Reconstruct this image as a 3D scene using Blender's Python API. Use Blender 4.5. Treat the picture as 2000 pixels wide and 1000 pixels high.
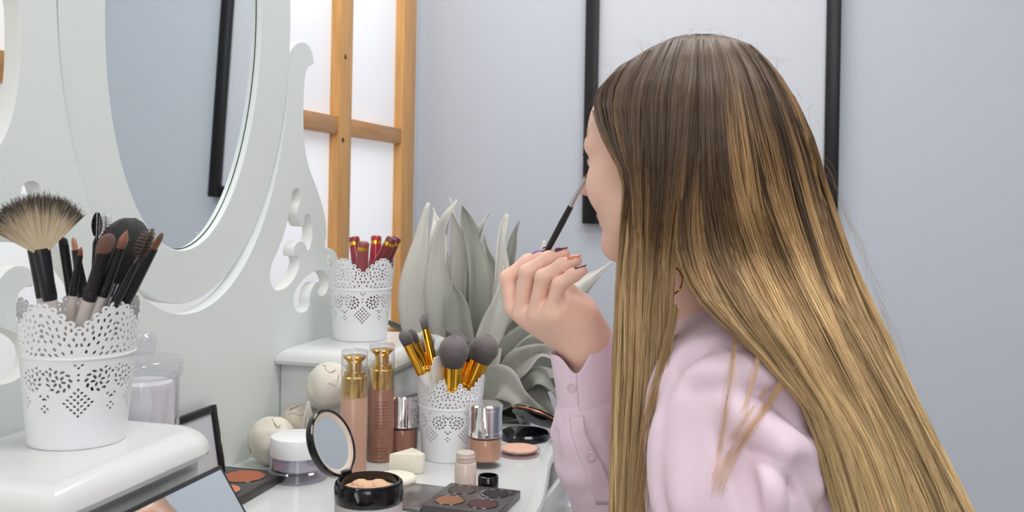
import bpy, bmesh, math, random
import numpy as np
from math import sin, cos, tan, pi, radians, sqrt, atan2
from mathutils import Vector, Matrix

random.seed(7); RNG = np.random.default_rng(11)
for o in list(bpy.data.objects): bpy.data.objects.remove(o)
SC = bpy.context.scene
COL = SC.collection

# ------------------------------------------------------------------ camera
FPX, CXP, CYP, ROLL, YAW = 1900.0, 1000.0, 383.0, 0.018, radians(14.7)
CAM = np.array([0.0, 0.0, 1.12])
RT = np.array([cos(YAW), sin(YAW), 0.0]); FW = np.array([-sin(YAW), cos(YAW), 0.0]); UP = np.array([0.0, 0.0, 1.0])
cam_data = bpy.data.cameras.new('camera'); cam = bpy.data.objects.new('camera', cam_data); COL.objects.link(cam)
cr = RT*cos(ROLL)+UP*sin(ROLL); cu = -RT*sin(ROLL)+UP*cos(ROLL)
cam.matrix_world = Matrix(((cr[0], cu[0], -FW[0], CAM[0]), (cr[1], cu[1], -FW[1], CAM[1]), (cr[2], cu[2], -FW[2], CAM[2]), (0, 0, 0, 1)))
cam_data.sensor_width = 36.0; cam_data.lens = 36.0*FPX/2000.0
cam_data.shift_y = -(500-CYP)/2000.0; cam_data.clip_start = 0.02
cam_data.dof.use_dof = True; cam_data.dof.focus_distance = 1.15; cam_data.dof.aperture_fstop = 9.0
SC.camera = cam

# ------------------------------------------------------------------ world, lights, exposure
world = bpy.data.worlds.new('world'); SC.world = world; world.use_nodes = True
wb = world.node_tree.nodes['Background']; wb.inputs[0].default_value = (0.75, 0.82, 0.9, 1); wb.inputs[1].default_value = 0.25
SC.view_settings.view_transform = 'Standard'; SC.view_settings.look = 'None'
SC.view_settings.gamma = 1.0; SC.view_settings.use_curve_mapping = False
SC.view_settings.exposure = 0.12
def area_light(name, loc, target, sx, sy, energy, color):
    l = bpy.data.lights.new(name, 'AREA'); l.shape = 'RECTANGLE'; l.size = sx; l.size_y = sy
    l.energy = energy; l.color = color
    o = bpy.data.objects.new(name, l); COL.objects.link(o); o.location = loc
    o.rotation_euler = (Vector(target)-Vector(loc)).to_track_quat('-Z', 'Y').to_euler()
    return o
LAMPS = [((0.40, 0.75, 2.50), 16.0), ((0.45, -1.0, 2.50), 18.0), ((-0.40, 1.80, 2.50), 12.5)]   # ceiling panel lamps
for i, (lp, e) in enumerate(LAMPS):
    area_light('ceiling_lamp_light', lp, (lp[0], lp[1], 0), 1.1, 0.55, e, (1.0, 0.985, 0.965))

area_light('front_fill_light', (0.55, -2.57, 1.55), (0.45, 0.0, 1.45), 1.9, 1.25, 25.0, (0.97, 0.985, 1.0))   # added frontal fill light, placed at fill_window behind the photographer

# ------------------------------------------------------------------ helpers
def ray(px, py):
    dx, dy = px-CXP, py-CYP
    a = dx*cos(ROLL)+dy*sin(ROLL); b = -dx*sin(ROLL)+dy*cos(ROLL)
    return FW+RT*a/FPX-UP*b/FPX
def at(px, py, d): return CAM+ray(px, py)*d
def onz(px, py, z): r = ray(px, py); return CAM+r*((z-CAM[2])/r[2])
def onx(px, py, x): r = ray(px, py); return CAM+r*(x/r[0])
def lin(c):
    c = c/255.0
    return c/12.92 if c <= 0.04045 else ((c+0.055)/1.055)**2.4
def rgb(r, g, b): return (lin(r), lin(g), lin(b))

def mat(name, col, rough=0.5, metal=0.0, coat=0.0, trans=0.0, ior=1.45, emit=None, estr=0.0, var=0.04, nscale=40.0, bump=0.0, bscale=200.0, alpha=1.0, sheen=0.0, attr=None, aniso=0.0, stretch=None, spec=0.5, sss=0.0):
    m = bpy.data.materials.new(name); m.use_nodes = True
    nt = m.node_tree; b = nt.nodes['Principled BSDF']
    b.inputs['Roughness'].default_value = rough; b.inputs['Metallic'].default_value = metal
    b.inputs['Coat Weight'].default_value = coat; b.inputs['Coat Roughness'].default_value = 0.08
    b.inputs['Transmission Weight'].default_value = trans; b.inputs['IOR'].default_value = ior
    b.inputs['Sheen Weight'].default_value = sheen; b.inputs['Alpha'].default_value = alpha
    b.inputs['Anisotropic'].default_value = aniso; b.inputs['Specular IOR Level'].default_value = spec
    if sss: b.inputs['Subsurface Weight'].default_value = sss; b.inputs['Subsurface Radius'].default_value = (0.012, 0.005, 0.003); b.inputs['Subsurface Scale'].default_value = 0.6
    tc = nt.nodes.new('ShaderNodeTexCoord'); nz = nt.nodes.new('ShaderNodeTexNoise'); nz.inputs['Scale'].default_value = nscale; nz.inputs['Detail'].default_value = 4
    src = tc.outputs['Object']
    if stretch:
        mp = nt.nodes.new('ShaderNodeMapping'); mp.inputs['Scale'].default_value = stretch
        nt.links.new(src, mp.inputs['Vector']); src = mp.outputs['Vector']
    nt.links.new(src, nz.inputs['Vector'])
    mr = nt.nodes.new('ShaderNodeMapRange'); mr.inputs['From Min'].default_value = 0.3; mr.inputs['From Max'].default_value = 0.7
    mr.inputs['To Min'].default_value = 1-var; mr.inputs['To Max'].default_value = 1+var
    nt.links.new(nz.outputs['Fac'], mr.inputs['Value'])
    mx = nt.nodes.new('ShaderNodeMix'); mx.data_type = 'RGBA'; mx.blend_type = 'MULTIPLY'; mx.inputs['Factor'].default_value = 1.0
    if attr:
        at_ = nt.nodes.new('ShaderNodeAttribute'); at_.attribute_name = attr; nt.links.new(at_.outputs['Color'], mx.inputs['A'])
    else: mx.inputs['A'].default_value = (*col, 1)
    nt.links.new(mr.outputs['Result'], mx.inputs['B']); nt.links.new(mx.outputs['Result'], b.inputs['Base Color'])
    if bump:
        n2 = nt.nodes.new('ShaderNodeTexNoise'); n2.inputs['Scale'].default_value = bscale; n2.inputs['Detail'].default_value = 5
        nt.links.new(src, n2.inputs['Vector'])
        bp = nt.nodes.new('ShaderNodeBump'); bp.inputs['Strength'].default_value = bump; bp.inputs['Distance'].default_value = 0.002
        nt.links.new(n2.outputs['Fac'], bp.inputs['Height']); nt.links.new(bp.outputs['Normal'], b.inputs['Normal'])
    if emit:
        b.inputs['Emission Color'].default_value = (*emit, 1); b.inputs['Emission Strength'].default_value = estr
    return m

def mesh_obj(name, verts, faces, m, parent=None, smooth=35, mats=None):
    me = bpy.data.meshes.new(name)
    me.from_pydata([tuple(v) for v in verts], [], [tuple(int(i) for i in f) for f in faces]); me.update()
    return link_mesh(name, me, m, parent, smooth)
def link_mesh(name, me, m, parent=None, smooth=35):
    if m is not None: me.materials.clear(); me.materials.append(m)
    if smooth:
        me.shade_smooth()
        if smooth < 180: me.set_sharp_from_angle(angle=radians(smooth))
    o = bpy.data.objects.new(name, me); COL.objects.link(o)
    if parent is not None: o.parent = parent
    return o
def tag(o, label=None, cat=None, group=None, kind=None):
    if label: o['label'] = label
    if cat: o['category'] = cat
    if group: o['group'] = group
    if kind: o['kind'] = kind
    return o
def thing(name, label, cat, loc=(0, 0, 0), group=None, rot=None):
    o = bpy.data.objects.new(name, None); COL.objects.link(o); o.location = Vector(loc)
    o.empty_display_size = 0.02
    if rot is not None: o.rotation_euler = rot
    return tag(o, label, cat, group)
def aim(o, direction, twist=0.0):
    q = Vector(direction).to_track_quat('Z', 'Y'); o.rotation_mode = 'QUATERNION'
    o.rotation_quaternion = q @ Matrix.Rotation(twist, 3, 'Z').to_quaternion()

class MB:
    def __init__(s): s.v = []; s.f = []
    def add(s, v, f):
        n = len(s.v); s.v += [tuple(map(float, p)) for p in v]; s.f += [tuple(i+n for i in q) for q in f]; return s
    def box(s, lo, hi):
        x0, y0, z0 = lo; x1, y1, z1 = hi
        return s.add([(x0,y0,z0),(x1,y0,z0),(x1,y1,z0),(x0,y1,z0),(x0,y0,z1),(x1,y0,z1),(x1,y1,z1),(x0,y1,z1)],
                     [(0,3,2,1),(4,5,6,7),(0,1,5,4),(1,2,6,5),(2,3,7,6),(3,0,4,7)])
    def lathe(s, prof, n=40, cap0=True, cap1=True, c=(0,0,0), sq=None):
        v = []; f = []
        for r, z in prof:
            for k in range(n):
                t = 2*pi*k/n; v.append((c[0]+r*cos(t), c[1]+r*sin(t)*(sq or 1), c[2]+z))
        for i in range(len(prof)-1):
            for k in range(n):
                a = i*n+k; b = i*n+(k+1) % n; f.append((a, b, b+n, a+n))
        if cap0: f.append(tuple(range(n-1, -1, -1)))
        if cap1: f.append(tuple((len(prof)-1)*n+k for k in range(n)))
        return s.add(v, f)
    def tube(s, pts, rad, n=8, caps=True):
        pts = [Vector(p) for p in pts]; m = len(pts)
        if not hasattr(rad, '__len__'): rad = [rad]*m
        v = []; f = []; up = Vector((0.13, 0.21, 1)).normalized()
        for i, p in enumerate(pts):
            t = (pts[min(i+1, m-1)]-pts[max(i-1, 0)]).normalized()
            a = t.cross(up)
            if a.length < 1e-3: a = t.cross(Vector((1, 0, 0)))
            a.normalize(); b = t.cross(a)
            for k in range(n):
                g = 2*pi*k/n; v.append(p+(a*cos(g)+b*sin(g))*rad[i])
        for i in range(m-1):
            for k in range(n):
                q = i*n+k; w = i*n+(k+1) % n; f.append((q, w, w+n, q+n))
        if caps: f.append(tuple(range(n-1, -1, -1))); f.append(tuple((m-1)*n+k for k in range(n)))
        return s.add(v, f)
    def prism(s, poly, z0, z1, axis='z'):
        n = len(poly); P = lambda p, h: (p[0], p[1], h) if axis == 'z' else ((h, p[0], p[1]) if axis == 'x' else (p[0], h, p[1]))
        return s.add([P(p, z0) for p in poly]+[P(p, z1) for p in poly],
                     [tuple(range(n-1, -1, -1)), tuple(range(n, 2*n))]+[(i, (i+1) % n, n+(i+1) % n, n+i) for i in range(n)])
    def build(s, name, m, parent=None, smooth=35, bevel=0.0, seg=2):
        bm = bmesh.new(); vs = [bm.verts.new(p) for p in s.v]
        for q in s.f:
            try: bm.faces.new([vs[i] for i in q])
            except ValueError: pass
        bmesh.ops.recalc_face_normals(bm, faces=bm.faces)
        if bevel:
            es = [e for e in bm.edges if len(e.link_faces) == 2 and e.calc_face_angle(0) > radians(40)]
            bmesh.ops.bevel(bm, geom=es, offset=bevel, segments=seg, affect='EDGES', profile=0.5)
        me = bpy.data.meshes.new(name); bm.to_mesh(me); bm.free()
        return link_mesh(name, me, m, parent, smooth)

def curve_shape(name, loops, thick, m, parent, bevel=0.0, smooth=35):
    """flat outline with holes (2D filled curve), made solid; the outline lies in local XY, thickness along Z"""
    cu = bpy.data.curves.new(name+'_outline', 'CURVE'); cu.dimensions = '2D'; cu.fill_mode = 'BOTH'
    cu.extrude = thick/2; cu.bevel_depth = bevel; cu.bevel_resolution = 2; cu.offset = -bevel
    for lp in loops:
        sp = cu.splines.new('POLY'); sp.points.add(len(lp)-1)
        for p, q in zip(sp.points, lp): p.co = (q[0], q[1], 0, 1)
        sp.use_cyclic_u = True
    tmp = bpy.data.objects.new('tmp', cu); COL.objects.link(tmp)
    dg = bpy.context.evaluated_depsgraph_get()
    me = bpy.data.meshes.new_from_object(tmp.evaluated_get(dg)); me.name = name
    bpy.data.objects.remove(tmp); bpy.data.curves.remove(cu)
    return link_mesh(name, me, m, parent, smooth)
def smooth_loop(pts, n=6):
    pts = [np.array(p, float) for p in pts]; out = []; m = len(pts)
    for i in range(m):
        p0, p1, p2, p3 = pts[i-1], pts[i], pts[(i+1) % m], pts[(i+2) % m]
        for k in range(n):
            t = k/n
            out.append(0.5*((2*p1)+(-p0+p2)*t+(2*p0-5*p1+4*p2-p3)*t*t+(-p0+3*p1-3*p2+p3)*t**3))
    return out
def spline(pts, n):
    """Catmull-Rom through pts, resampled to n points"""
    P = np.array(pts, float); m = len(P); Q = np.vstack([2*P[0]-P[1], P, 2*P[-1]-P[-2]])
    t = np.linspace(0, m-1-1e-6, n); i = t.astype(int); f = (t-i)[:, None]
    p0, p1, p2, p3 = Q[i], Q[i+1], Q[i+2], Q[i+3]
    return 0.5*((2*p1)+(-p0+p2)*f+(2*p0-5*p1+4*p2-p3)*f**2+(-p0+3*p1-3*p2+p3)*f**3)

def fast_mesh(name, V, Fq, m, parent=None, colors=None, smooth=180):
    me = bpy.data.meshes.new(name); V = np.asarray(V, np.float32); Fq = np.asarray(Fq, np.int32); k = Fq.shape[1]
    me.vertices.add(len(V)); me.vertices.foreach_set('co', V.ravel())
    me.loops.add(Fq.size); me.loops.foreach_set('vertex_index', Fq.ravel())
    me.polygons.add(len(Fq)); me.polygons.foreach_set('loop_start', np.arange(0, Fq.size, k, dtype=np.int32))
    if colors is not None:
        ca = me.color_attributes.new('Col', 'FLOAT_COLOR', 'POINT')
        ca.data.foreach_set('color', np.hstack([colors, np.ones((len(V), 1))]).astype(np.float32).ravel())
    me.update(); me.validate()
    return link_mesh(name, me, m, parent, smooth)
def strands(name, paths, radii, cols, m, parent=None, sides=3):
    """paths N,K,3; radii N,K; cols N,K,3 -> one mesh of thin tubes"""
    N, K, _ = paths.shape
    T = np.gradient(paths, axis=1); T /= np.linalg.norm(T, axis=2, keepdims=True)+1e-9
    ref = np.broadcast_to(np.array([0.3, -0.9, 0.15]), T.shape)
    A = np.cross(T, ref); A /= np.linalg.norm(A, axis=2, keepdims=True)+1e-9; B = np.cross(T, A)
    ph = np.random.default_rng(3).random((N, 1, 1))*2*pi
    V = np.stack([paths+(A*np.cos(ph+2*pi*k/sides)+B*np.sin(ph+2*pi*k/sides))*radii[..., None] for k in range(sides)], axis=2)
    idx = np.arange(N*K*sides).reshape(N, K, sides)
    q = np.stack([idx[:, :-1], np.roll(idx, -1, 2)[:, :-1], np.roll(idx, -1, 2)[:, 1:], idx[:, 1:]], axis=-1).reshape(-1, 4)
    return fast_mesh(name, V.reshape(-1, 3), q, m, parent, np.repeat(cols.reshape(-1, 3), sides, axis=0))

# ------------------------------------------------------------------ signed-distance modelling (for bodies, cloth)
class Field:
    def __init__(s, lo, hi, h):
        s.lo = np.array(lo, float); s.h = h; s.n = np.ceil((np.array(hi)-s.lo)/h).astype(int)+1
        s.d = np.full(s.n, 1.0, np.float32)
        s.ax = [s.lo[i]+h*np.arange(s.n[i]) for i in range(3)]
    def region(s, lo, hi):
        a = np.clip(np.floor((np.array(lo)-s.lo)/s.h).astype(int), 0, s.n-1); b = np.clip(np.ceil((np.array(hi)-s.lo)/s.h).astype(int)+1, 1, s.n)
        if np.any(b <= a): return None, None
        sl = tuple(slice(a[i], b[i]) for i in range(3))
        return sl, np.meshgrid(*[s.ax[i][sl[i]] for i in range(3)], indexing='ij', sparse=True)
    def union(s, sl, d, k):
        a = s.d[sl]
        if k <= 0: s.d[sl] = np.minimum(a, d); return
        hh = np.maximum(k-np.abs(a-d), 0)/k; s.d[sl] = np.minimum(a, d)-hh*hh*k*0.25
    def cut(s, sl, d, k):
        a = s.d[sl]; d = -d
        hh = np.maximum(k-np.abs(a-d), 0)/k; s.d[sl] = np.maximum(a, d)+hh*hh*k*0.25
    def cone(s, a, b, ra, rb, k=0.01, sub=False, flat=None):
        a = np.array(a, float); b = np.array(b, float); m = max(ra, rb)+k+3*s.h
        sl, g = s.region(np.minimum(a, b)-m, np.maximum(a, b)+m)
        if sl is None: return
        ab = b-a; L = ab@ab+1e-12
        t = np.clip(((g[0]-a[0])*ab[0]+(g[1]-a[1])*ab[1]+(g[2]-a[2])*ab[2])/L, 0, 1)
        d = np.sqrt((g[0]-a[0]-t*ab[0])**2+(g[1]-a[1]-t*ab[1])**2+(g[2]-a[2]-t*ab[2])**2)-(ra+(rb-ra)*t)
        (s.cut if sub else s.union)(sl, d.astype(np.float32), k)
    def chain(s, pts, rad, k=0.008):
        for i in range(len(pts)-1): s.cone(pts[i], pts[i+1], rad[i], rad[i+1], k)
    def ell(s, c, r, R=None, k=0.01, sub=False):
        c = np.array(c, float); r = np.array(r, float); m = r.max()+k+3*s.h
        sl, g = s.region(c-m, c+m)
        if sl is None: return
        p = [g[i]-c[i] for i in range(3)]
        if R is not None: p = [R[0, i]*p[0]+R[1, i]*p[1]+R[2, i]*p[2] for i in range(3)]   # columns of R = local axes
        k0 = np.sqrt((p[0]/r[0])**2+(p[1]/r[1])**2+(p[2]/r[2])**2); k1 = np.sqrt((p[0]/r[0]**2)**2+(p[1]/r[1]**2)**2+(p[2]/r[2]**2)**2)+1e-9
        (s.cut if sub else s.union)(sl, (k0*(k0-1)/k1).astype(np.float32), k)
    def mesh(s):
        d = s.d; ins = d < 0
        c = np.zeros(s.n-1, np.int8)
        for i in (0, 1):
            for j in (0, 1):
                for k in (0, 1): c += ins[i:i+s.n[0]-1, j:j+s.n[1]-1, k:k+s.n[2]-1]
        act = (c > 0) & (c < 8); cells = np.argwhere(act)
        vid = np.full(s.n-1, -1, np.int32); vid[act] = np.arange(len(cells))
        acc = np.zeros((len(cells), 3)); cnt = np.zeros(len(cells))
        cor = [(i, j, k) for i in (0, 1) for j in (0, 1) for k in (0, 1)]
        val = {q: d[cells[:, 0]+q[0], cells[:, 1]+q[1], cells[:, 2]+q[2]] for q in cor}
        for q in cor:
            for ax in range(3):
                if q[ax] == 0:
                    w = list(q); w[ax] = 1; w = tuple(w); a, b = val[q], val[w]; m = (a < 0) != (b < 0)
                    t = np.where(m, a/(a-b+1e-12), 0); pos = np.tile(np.array(q, float), (len(cells), 1)); pos[:, ax] = t
                    acc[m] += pos[m]; cnt[m] += 1
        V = s.lo+s.h*(cells+acc/cnt[:, None])
        Q = []
        for ax in range(3):
            u, v = (ax+1) % 3, (ax+2) % 3
            sl0 = [slice(None)]*3; sl1 = [slice(None)]*3; sl0[ax] = slice(0, -1); sl1[ax] = slice(1, None)
            A, B = ins[tuple(sl0)], ins[tuple(sl1)]
            e = np.argwhere(A != B); e = e[(e[:, u] > 0) & (e[:, v] > 0) & (e[:, u] < s.n[u]-1) & (e[:, v] < s.n[v]-1)]
            flip = A[e[:, 0], e[:, 1], e[:, 2]]
            def cid(du, dv):
                w = e.copy(); w[:, u] += du; w[:, v] += dv; return vid[w[:, 0], w[:, 1], w[:, 2]]
            q = np.stack([cid(-1, -1), cid(0, -1), cid(0, 0), cid(-1, 0)], 1)
            q[~flip] = q[~flip][:, ::-1]; Q.append(q)
        return V, np.vstack(Q)
def relax(V, Q, it=2):
    """a little surface smoothing of a quad mesh"""
    e = np.vstack([Q[:, [0, 1]], Q[:, [1, 2]], Q[:, [2, 3]], Q[:, [3, 0]]])
    for _ in range(it):
        acc = np.zeros_like(V); n = np.zeros(len(V))
        np.add.at(acc, e[:, 0], V[e[:, 1]]); np.add.at(acc, e[:, 1], V[e[:, 0]]); np.add.at(n, e[:, 0], 1); np.add.at(n, e[:, 1], 1)
        V = V*0.5+0.5*acc/np.maximum(n, 1)[:, None]
    return V
# ------------------------------------------------------------------ materials
M = {}
M['wall'] = mat('grey_blue_wall_paint', rgb(196, 203, 214), 0.75, bump=0.05, bscale=300, var=0.012, nscale=3)
M['wall_d'] = mat('slate_blue_wall_paint', rgb(140, 150, 166), 0.75, bump=0.05, bscale=300, var=0.012, nscale=3)
M['wall_w'] = mat('white_wall_paint', rgb(226, 228, 230), 0.75, bump=0.05, bscale=300, var=0.012, nscale=3)
M['ceil'] = mat('ceiling_paint', rgb(238, 238, 236), 0.85, var=0.01, nscale=3)
M['floor'] = mat('floor_laminate', rgb(176, 166, 152), 0.45, var=0.12, nscale=6, stretch=(1, 9, 1))
M['lacq'] = mat('white_lacquer', rgb(217, 220, 219), 0.24, coat=0.35, var=0.01, nscale=5)
M['panelw'] = mat('white_panel_lacquer', rgb(228, 235, 232), 0.38, var=0.008, nscale=5)
M['pine'] = mat('orange_pine', rgb(214, 160, 96), 0.5, var=0.14, nscale=14, stretch=(5, 5, 0.5), coat=0.2)
M['pineh'] = mat('orange_pine_crosswise', rgb(194, 142, 90), 0.5, var=0.16, nscale=14, stretch=(5, 0.5, 5), coat=0.2)
M['pane'] = mat('daylit_paper_pane', rgb(236, 238, 244), 0.9, emit=(0.95, 0.97, 1.0), estr=0.30, var=0.006, nscale=2)
M['black'] = mat('satin_black_paint', rgb(22, 22, 25), 0.35, var=0.1, nscale=12)
M['blackg'] = mat('glossy_black_plastic', rgb(16, 15, 20), 0.12, var=0.1, nscale=12, coat=0.3)
M['white_board'] = mat('white_board', rgb(207, 211, 219), 0.6, var=0.006, nscale=2)
M['mirror'] = mat('mirror_silver', (0.86, 0.90, 0.91), 0.015, metal=1.0, var=0.0)
M['glassedge'] = mat('green_glass_edge', rgb(150, 190, 172), 0.1, trans=0.3)
M['pot'] = mat('white_powder_coated_metal', rgb(234, 236, 239), 0.33, coat=0.25, var=0.008, nscale=8)
def clear_mat(name, tint, rough=0.03, ior=1.45):
    # thin clear plastic: light passes straight through, reflections by Fresnel, faint tint varied by noise
    m = bpy.data.materials.new(name); m.use_nodes = True; nt = m.node_tree; nt.nodes.clear()
    out = nt.nodes.new('ShaderNodeOutputMaterial'); tr = nt.nodes.new('ShaderNodeBsdfTransparent'); gl_ = nt.nodes.new('ShaderNodeBsdfGlossy'); mx = nt.nodes.new('ShaderNodeMixShader'); fr = nt.nodes.new('ShaderNodeLayerWeight'); fr.inputs['Blend'].default_value = 0.35; pw_ = nt.nodes.new('ShaderNodeMath'); pw_.operation = 'POWER'; pw_.inputs[1].default_value = 2.4
    nz = nt.nodes.new('ShaderNodeTexNoise'); nz.inputs['Scale'].default_value = 20; mr = nt.nodes.new('ShaderNodeMapRange'); mr.inputs['To Min'].default_value = ior-1.41; mr.inputs['To Max'].default_value = 0.85
    nt.links.new(fr.outputs['Facing'], pw_.inputs[0]); nt.links.new(pw_.outputs[0], mr.inputs['Value']); nt.links.new(nz.outputs['Fac'], gl_.inputs['Anisotropy'])
    tr.inputs['Color'].default_value = (*tint, 1); gl_.inputs['Roughness'].default_value = rough; gl_.inputs['Color'].default_value = (0.95, 0.95, 0.97, 1)
    nt.links.new(mr.outputs['Result'], mx.inputs['Fac']); nt.links.new(tr.outputs[0], mx.inputs[1]); nt.links.new(gl_.outputs[0], mx.inputs[2]); nt.links.new(mx.outputs[0], out.inputs['Surface'])
    return m
M['clear'] = clear_mat('clear_plastic', (0.97, 0.97, 0.98))
M['clear_v'] = clear_mat('violet_tinted_clear_plastic', (0.965, 0.962, 0.982), 0.04, 1.5)
M['clear_j'] = clear_mat('thick_grey_clear_plastic', (0.80, 0.79, 0.84), 0.05, 1.55)
M['chrome'] = mat('chrome', (0.86, 0.85, 0.86), 0.07, metal=1.0, var=0.02)
M['steel'] = mat('brushed_steel', (0.72, 0.72, 0.74), 0.2, metal=1.0, var=0.1, nscale=60)
M['gold'] = mat('polished_gold', rgb(232, 178, 62), 0.12, metal=1.0, var=0.03)
M['goldb'] = mat('brushed_gold', rgb(226, 190, 110), 0.27, metal=1.0, var=0.04, nscale=60)
M['handle'] = mat('pale_grey_wood_handle', rgb(206, 197, 190), 0.4, var=0.05, nscale=30, coat=0.2)
M['handle_w'] = mat('white_wood_handle', rgb(232, 231, 228), 0.35, var=0.02, nscale=30, coat=0.2)
M['bris'] = mat('bristle_hair', None, 0.75, attr='Col', var=0.22, nscale=260, stretch=(6, 6, 0.5), sheen=0.2)
M['attr'] = mat('coloured_by_strand', None, 0.55, attr='Col', var=0.05, nscale=60)
M['cream'] = mat('ivory_sponge', rgb(240, 234, 218), 0.85, var=0.03, nscale=200, bump=0.15, bscale=900)
M['clay'] = mat('cream_husk', rgb(216, 211, 199), 0.8, var=0.1, nscale=35, bump=0.3, bscale=120)
M['clay2'] = mat('taupe_husk', rgb(196, 186, 170), 0.85, var=0.14, nscale=35, bump=0.35, bscale=120)
M['crack'] = mat('dark_seam', rgb(128, 116, 98), 0.9, var=0.1)
M['leaf'] = mat('silver_leaf', rgb(188, 188, 180), 0.62, var=0.16, nscale=9, stretch=(3, 3, 0.6), bump=0.12, bscale=60)
M['leafw'] = mat('pale_leaf', rgb(212, 211, 203), 0.62, var=0.06, nscale=9, stretch=(3, 3, 0.6), bump=0.12, bscale=60)
M['leafg'] = mat('sage_leaf', rgb(142, 144, 136), 0.6, var=0.12, nscale=9, stretch=(3, 3, 0.6), bump=0.12, bscale=60)
M['potd'] = mat('dark_planter', rgb(52, 54, 56), 0.4, var=0.1)
M['skin'] = mat('skin', rgb(240, 198, 179), 0.42, var=0.045, nscale=28, bump=0.05, bscale=500, sss=0.10)
M['shirt'] = mat('pink_cotton', rgb(234, 212, 226), 0.8, var=0.012, nscale=20, bump=0.12, bscale=900, sheen=0.15)
M['hair'] = mat('hair_strand', None, 0.36, attr='Col', var=0.06, nscale=30, spec=0.5)
M['hairb'] = mat('hair_mass', None, 0.5, attr='Col', var=0.25, nscale=120, spec=0.35)
M['denim'] = mat('dark_trouser_cloth', rgb(52, 56, 70), 0.85, var=0.1, nscale=60)

# ------------------------------------------------------------------ the room
XW, YB, XR, YF, ZC = -0.925, 2.505, 2.6, -2.6, 2.62       # window wall, back wall, right wall, wall behind the camera, ceiling
def struct(name, mb, m, parent=None, **k):
    o = mb.build(name, m, parent, **k)
    if parent is None: o['kind'] = 'structure'
    return o
struct('floor', MB().box((XW-0.3, YF-0.1, -0.06), (XR+0.1, YB+0.1, 0)), M['floor'])
struct('ceiling', MB().box((XW-0.3, YF-0.1, ZC), (XR+0.1, YB+0.1, ZC+0.06)), M['ceil'])
struct('wall_back', MB().box((XW-0.3, YB, 0), (XR+0.1, YB+0.1, ZC)), M['wall'])
struct('wall_right', MB().box((XR, YF, 0), (XR+0.1, YB, ZC)), M['wall_d'])
struct('wall_front', MB().box((XW-0.3, YF-0.1, 0), (XR+0.1, YF, ZC)), M['wall'])
W0, W1, WZ0, WZ1 = -0.55, 2.505, 0.22, 2.22               # opening filled by the lattice screen
wl = MB(); wl.box((XW-0.3, YF, 0), (XW, W0, ZC)); wl.box((XW-0.3, W0, 0), (XW, W1, WZ0)); wl.box((XW-0.3, W0, WZ1), (XW, W1, ZC))
struct('wall_left', wl, M['wall_w'])
bbk = MB(); bbk.box((XW, YB-0.014, 0), (XR, YB, 0.08)); struct('baseboard_back', bbk, M['lacq'], bevel=0.004)
win = thing('window_1', None, None, (XW, 1.0, WZ0)); win['kind'] = 'structure'; win['label'] = 'orange pine lattice window with daylit white panes'
def wpart(name, lo, hi, m):
    o = MB().box(tuple(np.array(lo)-[XW, 1.0, WZ0]), tuple(np.array(hi)-[XW, 1.0, WZ0])).build(name, m, win, bevel=0.002)
    return o
posts = [(2.372, 2.463), (1.987, 2.052)]
y = 1.987
while y > W0+0.2: y -= 0.375; posts.append((y, y+0.065))
for a, b in posts:
    wpart('stile' if a > 2.2 else 'mullion', (XW-0.022, a, WZ0), (XW+0.006, b, WZ1), M['pine'])
wpart('corner_strip', (XW-0.022, 2.463, WZ0), (XW-0.004, YB-0.001, WZ1), M['wall_w'])
cells = sorted(posts); rails = [0.26, 0.755, 1.2705, 1.785, 2.2]
for i in range(len(cells)-1):
    ya, yb = cells[i][1], cells[i+1][0]
    for zc in rails:
        wpart('rail', (XW-0.022, ya, zc-0.0195), (XW+0.003, yb, zc+0.0195), M['pineh'])
    for j in range(len(rails)-1):
        wpart('pane', (XW-0.03, ya-0.002, rails[j]+0.018), (XW-0.018, yb+0.002, rails[j+1]-0.018), M['pane'])
for yy, zz in ((2.012, 1.425), (2.006, 1.238)):
    kn = MB().lathe([(0.0001, 0.0012), (0.0045, 0.001), (0.0062, 0)], 12).build('knot', M['black'], win)
    kn.location = (0.006, yy-1.0, zz-WZ0); kn.rotation_euler = (0, pi/2, 0)

w2 = thing('fill_window', None, None, (0.55, YF, 0.85)); w2['kind'] = 'structure'; w2['label'] = 'wide white framed window added behind the photographer for fill light'  # unseen window, added to brighten the room from the front
MB().box((-0.95, 0.002, 0.05), (0.95, 0.008, 1.33)).build('pane', M['pane'], w2)  # glowing pane of the added window
for lo, hi in (((-1.0, 0, 0), (-0.95, 0.025, 1.38)), ((0.95, 0, 0), (1.0, 0.025, 1.38)), ((-0.95, 0, 0), (0.95, 0.025, 0.05)), ((-0.95, 0, 1.33), (0.95, 0.025, 1.38))):
    MB().box(lo, hi).build('frame_bar', M['lacq'], w2, bevel=0.003)

# black framed blank board on the back wall
fx0, fx1, fz0, fz1, fw_ = -0.462, 0.166, 1.052, 2.25, 0.034
fr = thing('framed_board', 'large blank white board in a black frame hanging on the grey wall', 'picture frame', ((fx0+fx1)/2, YB, fz0))
def fp(name, lo, hi, m, bv=0.003):
    b = np.array([(fx0+fx1)/2, YB, fz0]); MB().box(tuple(np.array(lo)-b), tuple(np.array(hi)-b)).build(name, m, fr, bevel=bv)
fp('board', (fx0+0.02, YB-0.012, fz0+0.02), (fx1-0.02, YB-0.002, fz1-0.02), M['white_board'], 0)
fp('frame_side', (fx0, YB-0.03, fz0), (fx0+fw_, YB-0.001, fz1), M['black']); fp('frame_side', (fx1-fw_, YB-0.03, fz0), (fx1, YB-0.001, fz1), M['black'])
fp('frame_rail', (fx0+fw_, YB-0.03, fz0), (fx1-fw_, YB-0.001, fz0+fw_), M['black']); fp('frame_rail', (fx0+fw_, YB-0.03, fz1-fw_), (fx1-fw_, YB-0.001, fz1), M['black'])

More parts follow.
